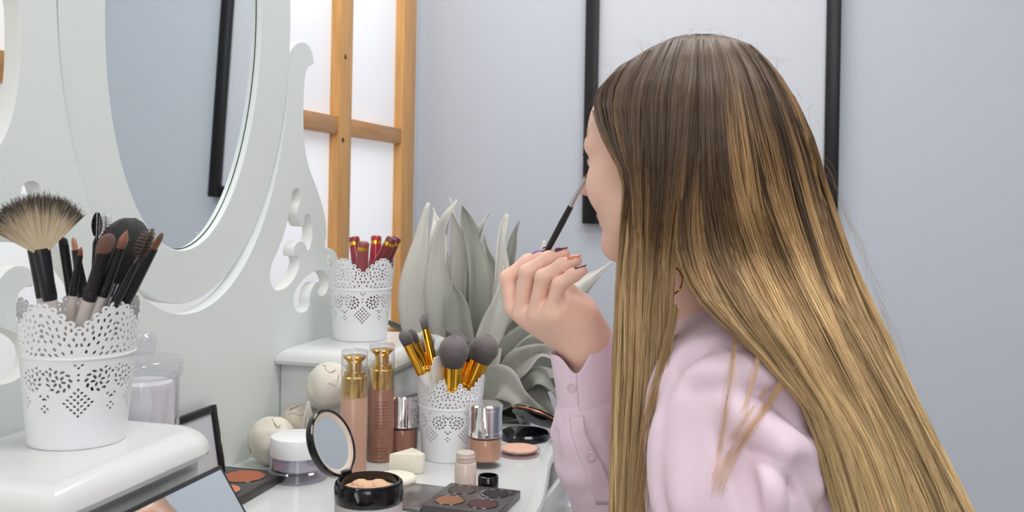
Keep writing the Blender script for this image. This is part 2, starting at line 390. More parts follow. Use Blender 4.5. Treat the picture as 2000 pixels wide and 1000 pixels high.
# ceiling lamps (the lights above sit just under them)
for i, (lp, e) in enumerate(LAMPS):
    t = thing('ceiling_lamp', ['flat white ceiling lamp panel above the seated woman', 'flat white ceiling lamp panel behind the camera', 'flat white ceiling lamp panel near the back wall'][i], 'lamp', (lp[0], lp[1], ZC))
    MB().box((-0.58, -0.31, -0.1), (0.58, 0.31, 0)).build('housing', M['lacq'], t, bevel=0.005)

# ------------------------------------------------------------------ dressing table
ZD, ZT, XP = 0.75, 0.8936, -0.690           # desk top, box top, front face of the mirror panel
YC = 1.0685                                  # centre of the dressing table
tb = thing('dressing_table', 'white dressing table with a curved front edge and glossy top', 'dressing table', (-0.48, YC, 0))
half = [(-0.71, 1.545), (-0.36, 1.545), (-0.322, 1.53), (-0.300, 1.49), (-0.296, 1.44), (-0.294, 1.40), (-0.288, 1.34), (-0.272, 1.25), (-0.258, 1.16), (-0.254, YC)]
front = spline([(x, y, 0) for x, y in half[1:]], 40)[:, :2]
poly = [half[0]]+[tuple(p) for p in front]+[(p[0], 2*YC-p[1]) for p in front[::-1][1:]]+[(half[0][0], 2*YC-half[0][1])]
def offset_poly(poly, d):
    """mitred inset of an outline"""
    n = len(poly); out = []
    for i in range(n):
        a, b, c = [np.array(poly[j % n], float) for j in (i-1, i, i+1)]
        u = (b-a)/(np.linalg.norm(b-a)+1e-9); v = (c-b)/(np.linalg.norm(c-b)+1e-9)
        n1 = np.array([-u[1], u[0]]); n2 = np.array([-v[1], v[0]]); m = n1+n2; m /= np.linalg.norm(m)+1e-9
        out.append(b+m*d/max(0.5, m@n1))
    return out
def stack(poly, levels):
    """levels (inset, z): rings of the outline -> solid with a moulded edge"""
    mb = MB(); n = len(poly); V = []; Fs = []
    sgn = 1 if sum(poly[i][0]*poly[(i+1) % n][1]-poly[(i+1) % n][0]*poly[i][1] for i in range(n)) > 0 else -1
    for d, z in levels: V += [(p[0], p[1], z) for p in offset_poly(poly, d*sgn)]
    for l in range(len(levels)-1):
        for i in range(n): a = l*n+i; b = l*n+(i+1) % n; Fs.append((a, b, b+n, a+n))
    Fs.append(tuple(range(n-1, -1, -1))); Fs.append(tuple((len(levels)-1)*n+i for i in range(n)))
    return mb.add(V, Fs)
rel = lambda poly: [(p[0]+0.48, p[1]-YC) for p in poly]
stack(rel(poly), [(0.016, ZD-0.026), (0.010, ZD-0.0245), (0.006, ZD-0.0205), (0.005, ZD-0.017), (0.0015, ZD-0.016), (0, ZD-0.012), (0.0005, ZD-0.008), (0.003, ZD-0.0042), (0.008, ZD-0.0018), (0.016, ZD-0.001), (0.0172, ZD-0.0013), (0.0180, ZD-0.0006), (0.019, ZD)]).build('table_top', M['lacq'], tb, smooth=28)
ap = [(-0.69, YC+0.455), (-0.325, YC+0.455)]+[(p[0]-0.032, p[1]) for p in front if p[1] < YC+0.44]
ap = ap+[(x, 2*YC-y) for x, y in ap[::-1][1:]]
MB().prism(rel(ap), 0.615, ZD-0.026).build('apron', M['lacq'], tb, bevel=0.002)
for yy in (YC+0.352, YC-0.352-0.085):
    lg = MB().box((-0.305+0.48, yy-YC, 0.0), (-0.283+0.48, yy-YC+0.085, ZD-0.026)).build('leg', M['lacq'], tb, bevel=0.002)
    MB().box((-0.2835+0.48, yy-YC+0.02, 0.3), (-0.275+0.48, yy-YC+0.065, 0.655)).build('leg_panel', M['lacq'], lg, bevel=0.002)
for yy in (YC+0.41, YC-0.45):
    MB().box((-0.685+0.48, yy-YC, 0.0), (-0.645+0.48, yy-YC+0.04, 0.615)).build('leg', M['lacq'], tb, bevel=0.003)
for yy in (-0.2, 0.2):
    dr = MB().box((-0.287+0.48, yy-0.14, 0.63), (-0.279+0.48, yy+0.14, 0.715)).build('drawer_front', M['lacq'], tb, bevel=0.003)
    k = MB().lathe([(0.004, 0), (0.004, 0.01), (0.011, 0.014), (0.011, 0.022), (0.004, 0.026)], 20).build('knob', M['chrome'], dr)
    k.location = (-0.279+0.48, yy, 0.672); k.rotation_euler = (0, pi/2, 0)

def drawer_box(label, y0, y1):
    xb, xf = XP+0.001, -0.503
    yc = (y0+y1)/2; t = thing('drawer_box', label, 'drawer box', ((xb+xf)/2, yc, ZD), 'small drawer boxes on the dressing table')
    r = 0.05; pl = [(xb, y0), (xf, y0)]
    if label.startswith('near'): pl += [(xf-r+r*cos(a), y1-r+r*sin(a)) for a in np.linspace(0, pi/2, 14)]+[(xb, y1)]
    else: pl += [(xf, y1), (xb, y1)]
    c = ((xb+xf)/2, yc); R_ = lambda P: [(p[0]-c[0], p[1]-c[1]) for p in P]
    H = ZT-ZD
    stack(R_(pl), [(0.022, H-0.026), (0.006, H-0.026), (0.0015, H-0.024), (0, H-0.019), (0.002, H-0.012), (0.008, H-0.006), (0.016, H-0.0018), (0.0235, H-0.0008), (0.0242, H-0.0012), (0.025, H)]).build('box_top', M['lacq'], t, smooth=30)
    MB().box((xb-c[0], y0+0.018-yc, 0.001), (xf-0.02-c[0], y1-0.022-yc, H-0.026)).build('box_body', M['lacq'], t, bevel=0.002)
    dr = MB().box((xf-0.0205-c[0], y0+0.03-yc, 0.012), (xf-0.013-c[0], y1-0.034-yc, H-0.036)).build('drawer_front', M['lacq'], t, bevel=0.002)
    k = MB().lathe([(0.003, 0), (0.003, 0.006), (0.008, 0.009), (0.009, 0.014), (0.004, 0.018)], 20).build('knob', M['black'], dr)
    k.location = (xf-0.013-c[0], 0.02, H*0.45); k.rotation_euler = (0, pi/2, 0)
    return t
drawer_box('near drawer box with rounded corner, carrying the cup of black ferruled brushes', 0.610, 0.850)
drawer_box('far drawer box beneath the cup of red lip tubes', 1.283, 1.523)

# ------------------------------------------------------------------ vanity mirror (panel with scroll cut-outs, oval ring, glass)
vm = thing('vanity_mirror', 'white scrollwork mirror panel with an oval mirror, standing on the dressing table', 'mirror', (XP, YC, ZD))
PT = 0.018                                                   # panel thickness
def pan(px, py): p = onx(px, py, XP); return np.array([p[1]-YC, p[2]-ZD])
ZRING, AR, BR = 1.332-ZD, 0.2415, 0.353
right = [(565,132),(566,104),(577,87),(592,82),(604,90),(611,106),(613,124),(604,129),(597,145),(594,180),(593,240),(597,295),(606,333),(620,370),(632,410),(638,450),(635,482),(648,486),(659,500),(661,530)]
rp = [pan(*p) for p in right]+[np.array([0.432, 0.17]), np.array([0.436, 0.12]), np.array([0.44, 0.05]), np.array([0.44, 0.0])]
rs = []
for i in range(len(rp)-1):
    p0 = rp[max(i-1, 0)]; p1, p2 = rp[i], rp[i+1]; p3 = rp[min(i+2, len(rp)-1)]
    for k in range(4):
        t = k/4; rs.append(0.5*((2*p1)+(-p0+p2)*t+(2*p0-5*p1+4*p2-p3)*t*t+(-p0+3*p1-3*p2+p3)*t**3))
rs.append(rp[-1])
ga, gb = AR+0.0032, BR+0.0105
a0 = math.asin(min(1, max(-1, (rs[0][1]-ZRING)/gb)))
arc = [np.array([ga*cos(a), ZRING+gb*sin(a)-0.001]) for a in np.linspace(pi-a0, 2*pi+a0, 90)]
left = [np.array([-p[0], p[1]]) for p in rs[::-1]]          # bottom -> top on the left
outline = rs+left+arc[1:-1]
c6 = lambda L: [pan(460+x/3.125, 340+y/3.125) for x, y in L]
C1 = c6([(375,88),(394,108),(395,165),(381,200),(375,245),(385,290),(404,320),(419,304),(425,262),(438,244),(455,258),(468,310),(468,380),(456,433),(445,462),(434,443),(420,420),(400,408),(375,418),(358,450),(357,498),(372,496),(390,515),(388,560),(365,620),(335,665),(300,695),(260,708),(232,695),(215,650),(213,590),(230,530),(262,460),(295,370),(315,300),(335,200),(348,120),(358,95)])
C2 = c6([(520,588),(550,605),(568,640),(565,690),(545,735),(520,742),(502,725),(502,705),(516,690),(518,668),(505,657),(485,665),(465,700),(452,750),(448,805),(430,835),(395,843),(365,825),(355,780),(360,730),(385,680),(425,635),(470,600)])
C1, C2 = smooth_loop(C1, 4), smooth_loop(C2, 4)
flip = lambda L: [np.array([-p[0], p[1]]) for p in L]
S2P = Matrix(((0, 0, 1, 0), (1, 0, 0, 0), (0, 1, 0, 0), (0, 0, 0, 1)))     # shape x,y -> world y,z ; thickness -> world x
def shape_part(name, loops, thick, m, x, parent=vm, bevel=0.0):
    o = curve_shape(name, loops, thick, m, parent, bevel); o.data.transform(S2P); o.location = (x, 0, 0); return o
shape_part('scroll_panel', [outline, C1, C2, flip(C1), flip(C2)], PT-0.0016, M['panelw'], -PT/2, bevel=0.0008)
AG, BG, YG, ZG = 0.163, 0.2885, 1.0615-YC, 1.3345-ZD
ell = lambda a, b, yc, zc, n=120: [np.array([yc+a*cos(t), zc+b*sin(t)]) for t in np.linspace(0, 2*pi, n, endpoint=False)]
ring = shape_part('oval_frame', [ell(AR, BR, 0, ZRING, 160), ell(AG, BG, YG, ZG, 160)], PT-0.003, M['panelw'], 0, bevel=0.0015)
ring.data.transform(Matrix.Translation((-PT/2+0.001, 0, 0)))
gl = shape_part('mirror_glass', [ell(AG-0.0012, BG-0.0012, YG, ZG, 160)], 0.003, M['mirror'], 0)
gl.data.transform(Matrix.Translation((-0.0085, 0, 0)))
bz = shape_part('glass_gap', [ell(AG-0.0002, BG-0.0002, YG, ZG, 160), ell(AG-0.0012, BG-0.0012, YG, ZG, 160)], 0.004, M['black'], 0)  # black ring standing in for the shaded gap around the glass
bz.data.transform(Matrix.Translation((-0.0085, 0, 0)))
bk = shape_part('mirror_back', [ell(AG+0.02, BG+0.02, YG, ZG, 100)], 0.004, M['panelw'], 0)
bk.data.transform(Matrix.Translation((-PT-0.002, 0, 0)))
TILT = radians(1.68)                                           # the oval swings on pivots: its top leans a little into the room
for o in (ring, gl, bz, bk):
    o.data.transform(Matrix.Translation((0, 0, -ZRING))); o.location = (0, 0, ZRING); o.rotation_euler = (0, TILT, radians(-0.32))
for s in (-1, 1):
    pv = MB().lathe([(0.004, -0.012), (0.004, 0.012)], 16).build('pivot_pin', M['steel'], vm)
    pv.location = (-PT/2, s*(AR+0.002), ZRING-0.02); pv.rotation_euler = (pi/2, 0, 0)
# ------------------------------------------------------------------ lace cups
def lace_pot_mesh():
    H0, R0, R1, AM = 128.0, 41.5, 52.5, 46.5
    per = 2*pi/5; half = AM*per/2
    rr = random.Random(5)
    env = lambda a: 107.0+20.0*np.sin(np.clip(np.abs(a)/half, 0, 1)*pi/2)**1.3
    holes = []                                    # (a, v, half length, half width, angle)
    def H(a, v, l, w, ang): holes.append((a, v, l, w, ang)); (abs(a) > 0.4) and holes.append((-a, v, l, w, pi-ang))
    # scalloped rim: little round teeth with a hole each
    teeth = [i*half/4.5 for i in range(0, 5)]
    for a in teeth: H(a, float(env(a))-2.2, 1.5, 0.85, 0.6 if a else 0)
    pts = []
    for _ in range(2500):
        a, v = rr.uniform(1.5, half), rr.uniform(83, 122)
        if v > float(env(a))-6.5: continue
        if all((a-p[0])**2+(v-p[1])**2 > 4.6**2 for p in pts): pts.append((a, v))
    for a, v in pts: H(a, v, 1.8, 0.92, atan2(v-68, a*0.8)+rr.uniform(-0.3, 0.3))
    for i in range(-2, 3):                        # diamond of small holes
        for j in range(-2, 3):
            a, v = (i-j)*2.9, 41+(i+j)*2.9
            if a >= -0.1 and not (abs(i) == 2 and abs(j) == 2 and i*j < 0 and False): H(max(a, 0), v, 1.45, 0.95, 0.5 if a else pi/2)
    for cx, cv, rad, n in ((16.0, 60.0, 3.8, 6), (16.0, 60.0, 8.6, 11)):   # leafy fans
        for k in range(n):
            t = 2*pi*k/n+0.2
            H(cx+rad*cos(t)*1.12, cv+rad*sin(t), 2.1, 1.15, t if rad < 5 else t+0.9)
    for a, v in ((22.5, 71.0), (26.0, 68.5), (29.0, 66.5), (25.5, 47), (28.4, 44.5)): H(a, v, 1.7, 0.95, 0.6)
    for a, v in ((26.2, 36), (29.1, 38.6), (29.1, 33.4)): H(a, v, 1.3, 0.9, 0.8)
    for a, v in ((0, 71.5), (2.8, 74.0), (0, 61), (0, 65.5)): H(a, v, 1.3, 0.85, 0.7)
    na, nv = 420, 176; dth = 2*pi/na; dv = 130.0/nv
    th = np.arange(na+1)*dth; vv = np.arange(nv+1)*dv
    A, V = np.meshgrid(((th+per/2) % per-per/2)*AM, vv, indexing='ij')
    e = env(A); D = V-(e-3.2)                      # negative = solid
    for a in [t*s for t in teeth for s in (-1, 1)]+[half*1.0]:
        D = np.minimum(D, np.hypot(A-a, V-(float(env(a))-2.8))-3.45)
    for a, v, l, w, ang in holes:
        for off in (0, 2*half, -2*half):
            x, y = A-a-off, V-v; m = (np.abs(x) < 5) & (np.abs(y) < 5)
            if not m.any(): continue
            c, s_ = cos(ang), sin(ang); X = x*c+y*s_; Y = -x*s_+y*c
            t = np.clip(X, -(l-w), l-w); hd = np.hypot(X-t, Y)-w
            D = np.where(m, np.maximum(D, -hd), D)
    D[:, 0] = np.minimum(D[:, 0], -0.5)
    D = np.where(np.abs(D) < 0.03, -0.03, D)
    P = lambda i, j: ((R0+(R1-R0)*j*dv/H0)*cos(i*dth), (R0+(R1-R0)*j*dv/H0)*sin(i*dth), j*dv)
    verts = []; ids = {}; faces = []
    def vid(key, i, j):
        if key not in ids: ids[key] = len(verts); verts.append(P(i, j))
        return ids[key]
    S = D < 0
    for i in range(na):
        for j in range(nv):
            cs = [(i, j), (i+1, j), (i+1, j+1), (i, j+1)]
            ins = [S[c] for c in cs]
            if not any(ins): continue
            f = []
            for k in range(4):
                c, d = cs[k], cs[(k+1) % 4]
                if ins[k]: f.append(vid((c[0] % na, c[1]), *c))
                if ins[k] != ins[(k+1) % 4]:
                    lo, hi = min(c, d), max(c, d); t = D[lo]/(D[lo]-D[hi])
                    f.append(vid((lo[0] % na, lo[1], 'h' if lo[1] == hi[1] else 'v'), lo[0]+(hi[0]-lo[0])*t, lo[1]+(hi[1]-lo[1])*t))
            if len(f) > 2: faces.append(f)
    me = bpy.data.meshes.new('lace_wall'); me.from_pydata([tuple(c*0.001 for c in v) for v in verts], [], faces); me.update()
    return me
LACE = lace_pot_mesh()
def lace_pot(label, loc, scale, rot):
    t = thing('lace_cup', label, 'cup', loc, 'white lace cups'); t.scale = (scale,)*3; t.rotation_euler = (0, 0, rot)
    w = link_mesh('lace_wall', LACE, M['pot'], t, 60)
    sm = w.modifiers.new('thickness', 'SOLIDIFY'); sm.thickness = 0.0009; sm.offset = -1
    MB().lathe([(0.0415, 0.0), (0.0418, 0.0025), (0.0405, 0.0025), (0.0401, 0.0016)], 72, True, True).build('cup_base', M['pot'], t)
    r = 0.0415+0.011*79/128
    MB().lathe([(r-0.0004, -0.0016), (r+0.0007, -0.001), (r+0.0010, 0), (r+0.0007, 0.001), (r-0.0004, 0.0016)], 72, False, False, (0, 0, 0.079)).build('raised_band', M['pot'], t)
    return t
CUPL = np.array([-0.599, 0.751, ZT+0.0003]); CUPM = np.array([-0.612, 1.412, ZT+0.0003]); CUPG = np.array([-0.429, 1.312, ZD+0.0003])
lace_pot('lace cup holding black ferruled brushes on the near drawer box', CUPL, 1.0, radians(-51))
lace_pot('lace cup holding red lip tubes on the far drawer box', CUPM, 1.0, radians(-63))
lace_pot('lace cup holding gold ferruled brushes on the table top', CUPG, 0.935, radians(-40))

# ------------------------------------------------------------------ brushes
def head_mesh(prof, cols, flat=1.0, n=56, fuzz=0.012, seed=1):
    """soft brush head: lathe with fine fibre ridges, coloured from root to tip"""
    rg = np.random.default_rng(seed); V = []; C = []; F_ = []; K = len(prof)
    jit = 1+fuzz*rg.standard_normal((K, n)); zj = 0.012*rg.standard_normal(n)
    for i, (r, z) in enumerate(prof):
        t = i/(K-1)
        for k in range(n):
            a = 2*pi*k/n; q = r*jit[i, k]
            V.append((q*cos(a), q*sin(a)*flat, z*(1+zj[k]*t))); C.append(np.array(cols[0])*(1-t)+np.array(cols[1])*t)
    for i in range(K-1):
        for k in range(n): a = i*n+k; b = i*n+(k+1) % n; F_.append((a, b, b+n, a+n))
    V.append((0, 0, prof[-1][1])); C.append(cols[1]); c = len(V)-1
    for k in range(n): F_.append(((K-1)*n+k, (K-1)*n+(k+1) % n, c))
    return V, F_, C
def colored(name, V, F_, C, m, parent, smooth=180):
    o = mesh_obj(name, V, F_, m, parent, smooth)
    ca = o.data.color_attributes.new('Col', 'FLOAT_COLOR', 'POINT')
    ca.data.foreach_set('color', np.hstack([np.array(C), np.ones((len(V), 1))]).astype(np.float32).ravel())
    return o
def dome(r0, r1, L, shape='round', K=24):
    out = []
    for i in range(K+1):
        t = i/K
        if shape == 'round': r = r0+(r1-r0)*min(1, t/0.45)**0.8; r *= sqrt(max(0, 1-max(0, (t-0.45)/0.55)**2.2))
        elif shape == 'point': r = (r0+(r1-r0)*sin(min(1, t/0.45)*pi/2))*max(0, 1-max(0, (t-0.4)/0.6)**1.6)
        else: r = (r0+(r1-r0)*min(1, t/0.6))*sqrt(max(0, 1-max(0, (t-0.8)/0.2)**3))
        out.append((max(r, 0.00012), t*L))
    return out
def brush(label, tip, foot, bl, fl, rf, rh, head, cols, mf, mh, flat=1.0, ferr_flat=1.0, group=None, twist=0.0, cut=None, bands=True, shape='round', rtop=None, name='makeup_brush'):
    """foot = lower end inside the cup, tip = far end of the bristles; lengths in metres"""
    tip, foot = np.array(tip), np.array(foot); L = np.linalg.norm(tip-foot); d = (tip-foot)/L
    t = thing(name, label, 'brush', foot, group); aim(t, d, twist)
    hl = L-bl-fl
    MB().lathe([(rh*0.35, 0), (rh*0.7, 0.004), (rh, hl*0.45), (rh*1.05, hl*0.8), (rf*0.98, hl)], 20).build('handle', mh, t)
    rt = rtop or rf*1.05
    f = MB(); f.lathe([(rf, hl-0.001), (rf*1.02, hl+fl*0.1), (rf*1.0, hl+fl*0.25), (rt, hl+fl)], 24, sq=1.0)
    fo = f.build('ferrule', mf, t)
    if bands:
        bnd = MB()
        for q in (0.10, 0.16): bnd.lathe([(rf*1.0, -0.0006), (rf*1.07, 0), (rf*1.0, 0.0006)], 20, False, False, (0, 0, hl+fl*q))
        bnd.build('crimp_rings', mf, fo)
    if flat != 1.0:
        me = fo.data
        for v in me.vertices:
            q = max(0, (v.co.z-hl-fl*0.4)/(fl*0.6)); v.co.y *= 1-(1-min(1, flat*1.3))*q
    V, F_, C = head_mesh(dome(rt*0.95, head, bl*1.02, shape), cols, flat, seed=int(abs(tip[0]*9999)) % 97)
    if cut: V = [(x, y, z-(x*cut if z > bl*0.35 else 0)) for x, y, z in V]
    b = colored('bristles', [(x, y, z+hl+fl-0.001) for x, y, z in V], F_, C, M['bris'], t)
    return t
BLK, GRP = M['blackg'], 'black ferruled brushes in the near cup'
MBK = mat('matte_black_metal', rgb(30, 29, 33), 0.3, var=0.08)
brown = (rgb(128, 86, 68), rgb(112, 84, 76)); dark = (rgb(30, 28, 30), rgb(24, 23, 26)); tan_ = (rgb(196, 128, 96), rgb(190, 142, 116))
fb = CUPL+[0, 0, 0.004]
def foot(cup, ang, r=0.024): return cup+np.array([r*cos(radians(ang)), r*sin(radians(ang)), 0.005])
# fan brush
tip = at(80, 486, 0.845); ft = foot(CUPL, -60, 0.012); L = np.linalg.norm(tip-ft); d = (tip-ft)/L
t = thing('fan_brush', 'wide fan brush with cream bristles tipped dark grey, in the near cup', 'brush', ft, GRP); aim(t, d)
MB().lathe([(0.002, 0), (0.004, 0.004), (0.0055, 0.04), (0.0058, L-0.045)], 20).build('handle', M['handle'], t)
f = MB().lathe([(0.0058, L-0.046), (0.0064, L-0.042), (0.0062, L-0.03), (0.006, L)], 24).build('ferrule', MBK, t)
camdir = Vector(CAM-tip).normalized(); t.rotation_mode = 'QUATERNION'
zax = Vector(d); xax = camdir.cross(zax).normalized(); yax = zax.cross(xax)
t.rotation_quaternion = Matrix((xax, yax, zax)).transposed().to_quaternion()
for v in f.data.vertices:
    q = max(0, (v.co.z-(L-0.03))/0.03); v.co.x *= 1+0.25*q; v.co.y *= 1-0.55*q
N, K = 4200, 8; rg = np.random.default_rng(4)
ang = rg.uniform(-1.06, 1.0, N); ang = np.sign(ang)*np.abs(ang)**0.95; ln = 0.0445*(1-0.10*np.abs(ang)**2)*(1+0.07*rg.standard_normal(N)); lay = rg.uniform(-0.0032, 0.0032, N)
tt = np.linspace(0, 1, K)[None, :]
spread = np.sin(ang)[:, None]*ln[:, None]*tt; rise = np.cos(ang*0.92)[:, None]*ln[:, None]*tt
xx = (ang[:, None]*0.0062)*(1-tt)+spread+0.0006*rg.standard_normal((N, 1))*tt; zz = L-0.002+rise; yy = lay[:, None]*(0.5+0.9*tt)
paths = np.stack([xx, yy, zz], -1); rad = 0.00042*(1-0.65*tt)*np.ones((N, 1))
w = np.clip((tt-0.80-0.05*rg.standard_normal((N, 1)))/0.12, 0, 1)[..., None]
c = np.array(rgb(214, 196, 166))*(1-w)+np.array(rgb(70, 64, 66))*w; c = c*(0.85+0.3*rg.random((N, 1, 1)))
strands('bristles', paths, rad, c, M['attr'], t)['kind'] = 'stuff'

B = lambda lab, px, py, dd, fa, bl, fl, rf, rh, hd, cols, fr=0.024, **k: brush(lab, at(px, py, dd), foot(CUPL, fa, fr), bl, fl, rf, rh, hd, cols, k.pop('mf', MBK), k.pop('mh', M['handle']), group=GRP, **k)
B('brush standing behind the fan bristles, its black ferrule leftmost in the near cup', 62, 452, 0.885, 150, 0.016, 0.044, 0.0062, 0.0062, 0.006, dark)
B('dark stubby brush between the fan brush and the tan tipped brush', 122, 462, 0.90, 100, 0.008, 0.046, 0.0042, 0.0048, 0.004, dark)
B('tan tipped brush just right of the fan brush in the near cup', 143, 462, 0.872, 40, 0.012, 0.042, 0.0048, 0.0052, 0.0048, tan_, flat=0.5)
B('thin lip brush with a small reddish brown tip in the near cup', 159, 480, 0.86, 200, 0.0085, 0.036, 0.0036, 0.0046, 0.0025, (rgb(120, 62, 44), rgb(150, 76, 50)), shape='point', flat=0.6, rtop=0.003)
B('flat round brown shadow brush at the middle of the near cup', 214, 455, 0.838, 215, 0.0185, 0.044, 0.0058, 0.0056, 0.0085, brown, flat=0.42, rtop=0.0066)
B('pointed brown brush right of the flat round one in the near cup', 249, 448, 0.85, 230, 0.0175, 0.045, 0.005, 0.0054, 0.0058, (rgb(138, 84, 60), rgb(150, 106, 88)), shape='point', flat=0.55)
B('rightmost brush of the near cup with an oval dark brown tip', 318, 454, 0.875, 240, 0.0165, 0.053, 0.0055, 0.0055, 0.0058, (rgb(150, 88, 50), rgb(82, 58, 48)), flat=0.5)
B('big fluffy black powder brush at the back of the near cup', 262, 428, 0.912, 245, 0.062, 0.028, 0.011, 0.0062, 0.0238, dark, fr=0.015, rtop=0.0125, mf=M['chrome'])
# spoolies and lash comb
def spoolie(label, tip, ft, bl, rb, col, clear=False, comb=False):
    tip, ft = np.array(tip), np.array(ft); L = np.linalg.norm(tip-ft); d = (tip-ft)/L
    t = thing('spoolie', label, 'brush', ft, GRP); aim(t, d)
    MB().lathe([(0.002, 0), (0.0042, 0.01), (0.0042, L-bl-0.04), (0.0034, L-bl-0.006), (0.0012, L-bl)], 16).build('handle', M['blackg'], t)
    MB().lathe([(0.0007, L-bl), (0.0007, L)], 8).build('wire', M['steel'], t)
    N = 1500; rg = np.random.default_rng(int(L*1e5)); u = rg.random(N); a = u*2*pi*9 if not comb else np.where(rg.random(N) < 0.5, 0, pi)+0.3*rg.standard_normal(N)
    rr = rb*np.sqrt(np.clip(np.sin(np.clip(u*0.9+0.08, 0, 1)*pi), 0.1, 1)); s = np.array([0, 0.5, 1])
    p = np.stack([np.cos(a)[:, None]*rr[:, None]*s, np.sin(a)[:, None]*rr[:, None]*s, (L-bl+u*bl)[:, None]+0*s], -1)
    strands('bristles', p, np.full((N, 3), 0.00016), np.ones((N, 3, 1))*np.array(col), M['attr'], t)['kind'] = 'stuff'
    if clear: MB().lathe([(rb*1.05, L-bl-0.004), (rb*1.15, L-bl*0.5), (rb*1.05, L), (rb*0.5, L+0.003)], 20, False, True).build('clear_sleeve', M['clear'], t)
spoolie('black lash comb standing at the back of the near cup', at(190, 415, 0.905), foot(CUPL, 90, 0.02), 0.022, 0.0048, rgb(26, 26, 30), comb=True)
spoolie('grey spoolie under a clear sleeve beside the black lash comb', at(206, 422, 0.895), foot(CUPL, 70, 0.022), 0.022, 0.005, rgb(176, 166, 158), clear=True)
spoolie('brown spoolie leaning right against the fluffy black brush', at(297, 446, 0.845), foot(CUPL, 222, 0.022), 0.030, 0.0074, rgb(96, 78, 66))

# gold brushes
GG = 'gold ferruled brushes in the table cup'
grey = (rgb(54, 47, 49), rgb(118, 111, 111)); dgrey = (rgb(48, 42, 44), rgb(96, 89, 90))
Gb = lambda lab, px, py, dd, fa, bl, fl, rf, hd, cols, fr=0.02, **k: brush(lab, at(px, py, dd), foot(CUPG, fa, fr), bl, fl, rf, 0.0056, hd, cols, M['gold'], M['handle_w'], group=GG, **k)
Gb('leftmost small gold brush with a rounded grey head', 785, 645, 1.335, 0, 0.021, 0.046, 0.0078, 0.0088, grey, fr=0.018)
Gb('small gold brush tucked behind the leftmost one, only its grey head showing', 800, 643, 1.365, 60, 0.021, 0.044, 0.0066, 0.0075, dgrey, fr=0.018)
Gb('white tipped powder brush with a dark root, behind the small gold brushes', 822, 648, 1.42, 95, 0.030, 0.04, 0.0100, 0.0168, (rgb(60, 50, 52), rgb(206, 200, 196)), fr=0.012)
Gb('tall slim gold brush with a slanted dark head', 826, 616, 1.385, 300, 0.020, 0.050, 0.0064, 0.0078, (rgb(60, 54, 58), rgb(110, 104, 106)), fr=0.02, cut=0.8, shape='flat', flat=0.6)
Gb('big round grey brush at the front of the gold brush cup', 888, 657, 1.322, 270, 0.042, 0.036, 0.0135, 0.0205, grey, fr=0.006, rtop=0.015)
Gb('slanted dark grey brush behind the big round one', 893, 648, 1.40, 100, 0.028, 0.04, 0.0135, 0.0215, dgrey, fr=0.016, cut=-0.35, shape='flat', flat=0.5)
Gb('rightmost big domed grey brush in the gold brush cup', 957, 655, 1.375, 200, 0.040, 0.042, 0.0128, 0.0205, grey, fr=0.012, rtop=0.0145)
Gb('small gold brush hidden between the two big round ones', 914, 678, 1.385, 215, 0.02, 0.035, 0.006, 0.0065, dgrey, fr=0.016)
t = thing('white_spatula', 'plain white spatula standing at the front of the gold brush cup', 'spatula', foot(CUPG, 250, 0.026)); tp = at(853, 697, 1.338)
d = tp-np.array(t.location); L = np.linalg.norm(d); aim(t, d, 0.9)
sp = MB(); sp.prism([(-0.004, 0), (0.004, 0), (0.0075, L*0.5), (0.0075, L-0.008), (0.004, L), (-0.004, L), (-0.0075, L-0.008), (-0.0075, L*0.5)], -0.0011, 0.0011, 'y')
sp.build('blade', M['handle_w'], t, bevel=0.0006)

# lip tubes
LG = 'red lip tubes in the far cup'
def liptube(label, px, py, dd, fa, col, fr=0.024, r=0.0098):
    tip = at(px, py, dd); ft = foot(CUPM, fa, fr); d = tip-ft; L = np.linalg.norm(d)
    t = thing('lip_tube', label, 'lipstick', ft, LG); aim(t, d); m = mat('lip_tube_lacquer', col, 0.22, coat=0.4, var=0.03)
    MB().lathe([(r*0.85, 0), (r, 0.003), (r, L*0.45), (r*0.98, L*0.5)], 28).build('tube', m, t)
    MB().lathe([(r*1.05, L*0.5), (r*1.08, L*0.55), (r*1.04, L*0.7), (r*0.88, L-0.013)], 28).build('cap', m, t)
    MB().lathe([(r*0.89, L-0.0132), (r*0.86, L-0.008)], 28).build('gold_band', M['gold'], t)
    MB().lathe([(r*0.86, L-0.0082), (r*0.86, L-0.003), (r*0.74, L-0.0008), (r*0.5, L)], 28).build('cap_end', m, t)
red, rose, wine = rgb(150, 34, 50), rgb(146, 70, 72), rgb(120, 44, 48)
liptube('deep red lip tube leaning left, leftmost in the far cup', 691, 462, 1.515, 330, red)
liptube('dusty rose lip tube, shortest and frontmost in the far cup', 711, 472, 1.475, 270, rose)
liptube('bright red lip tube standing upright at the back of the far cup', 735, 460, 1.55, 60, rgb(176, 40, 58))
liptube('wine brown lip tube leaning right in the far cup', 766, 464, 1.505, 200, wine)
liptube('wine brown lip tube, rightmost, tucked behind its twin', 776, 463, 1.535, 150, wine, r=0.009)

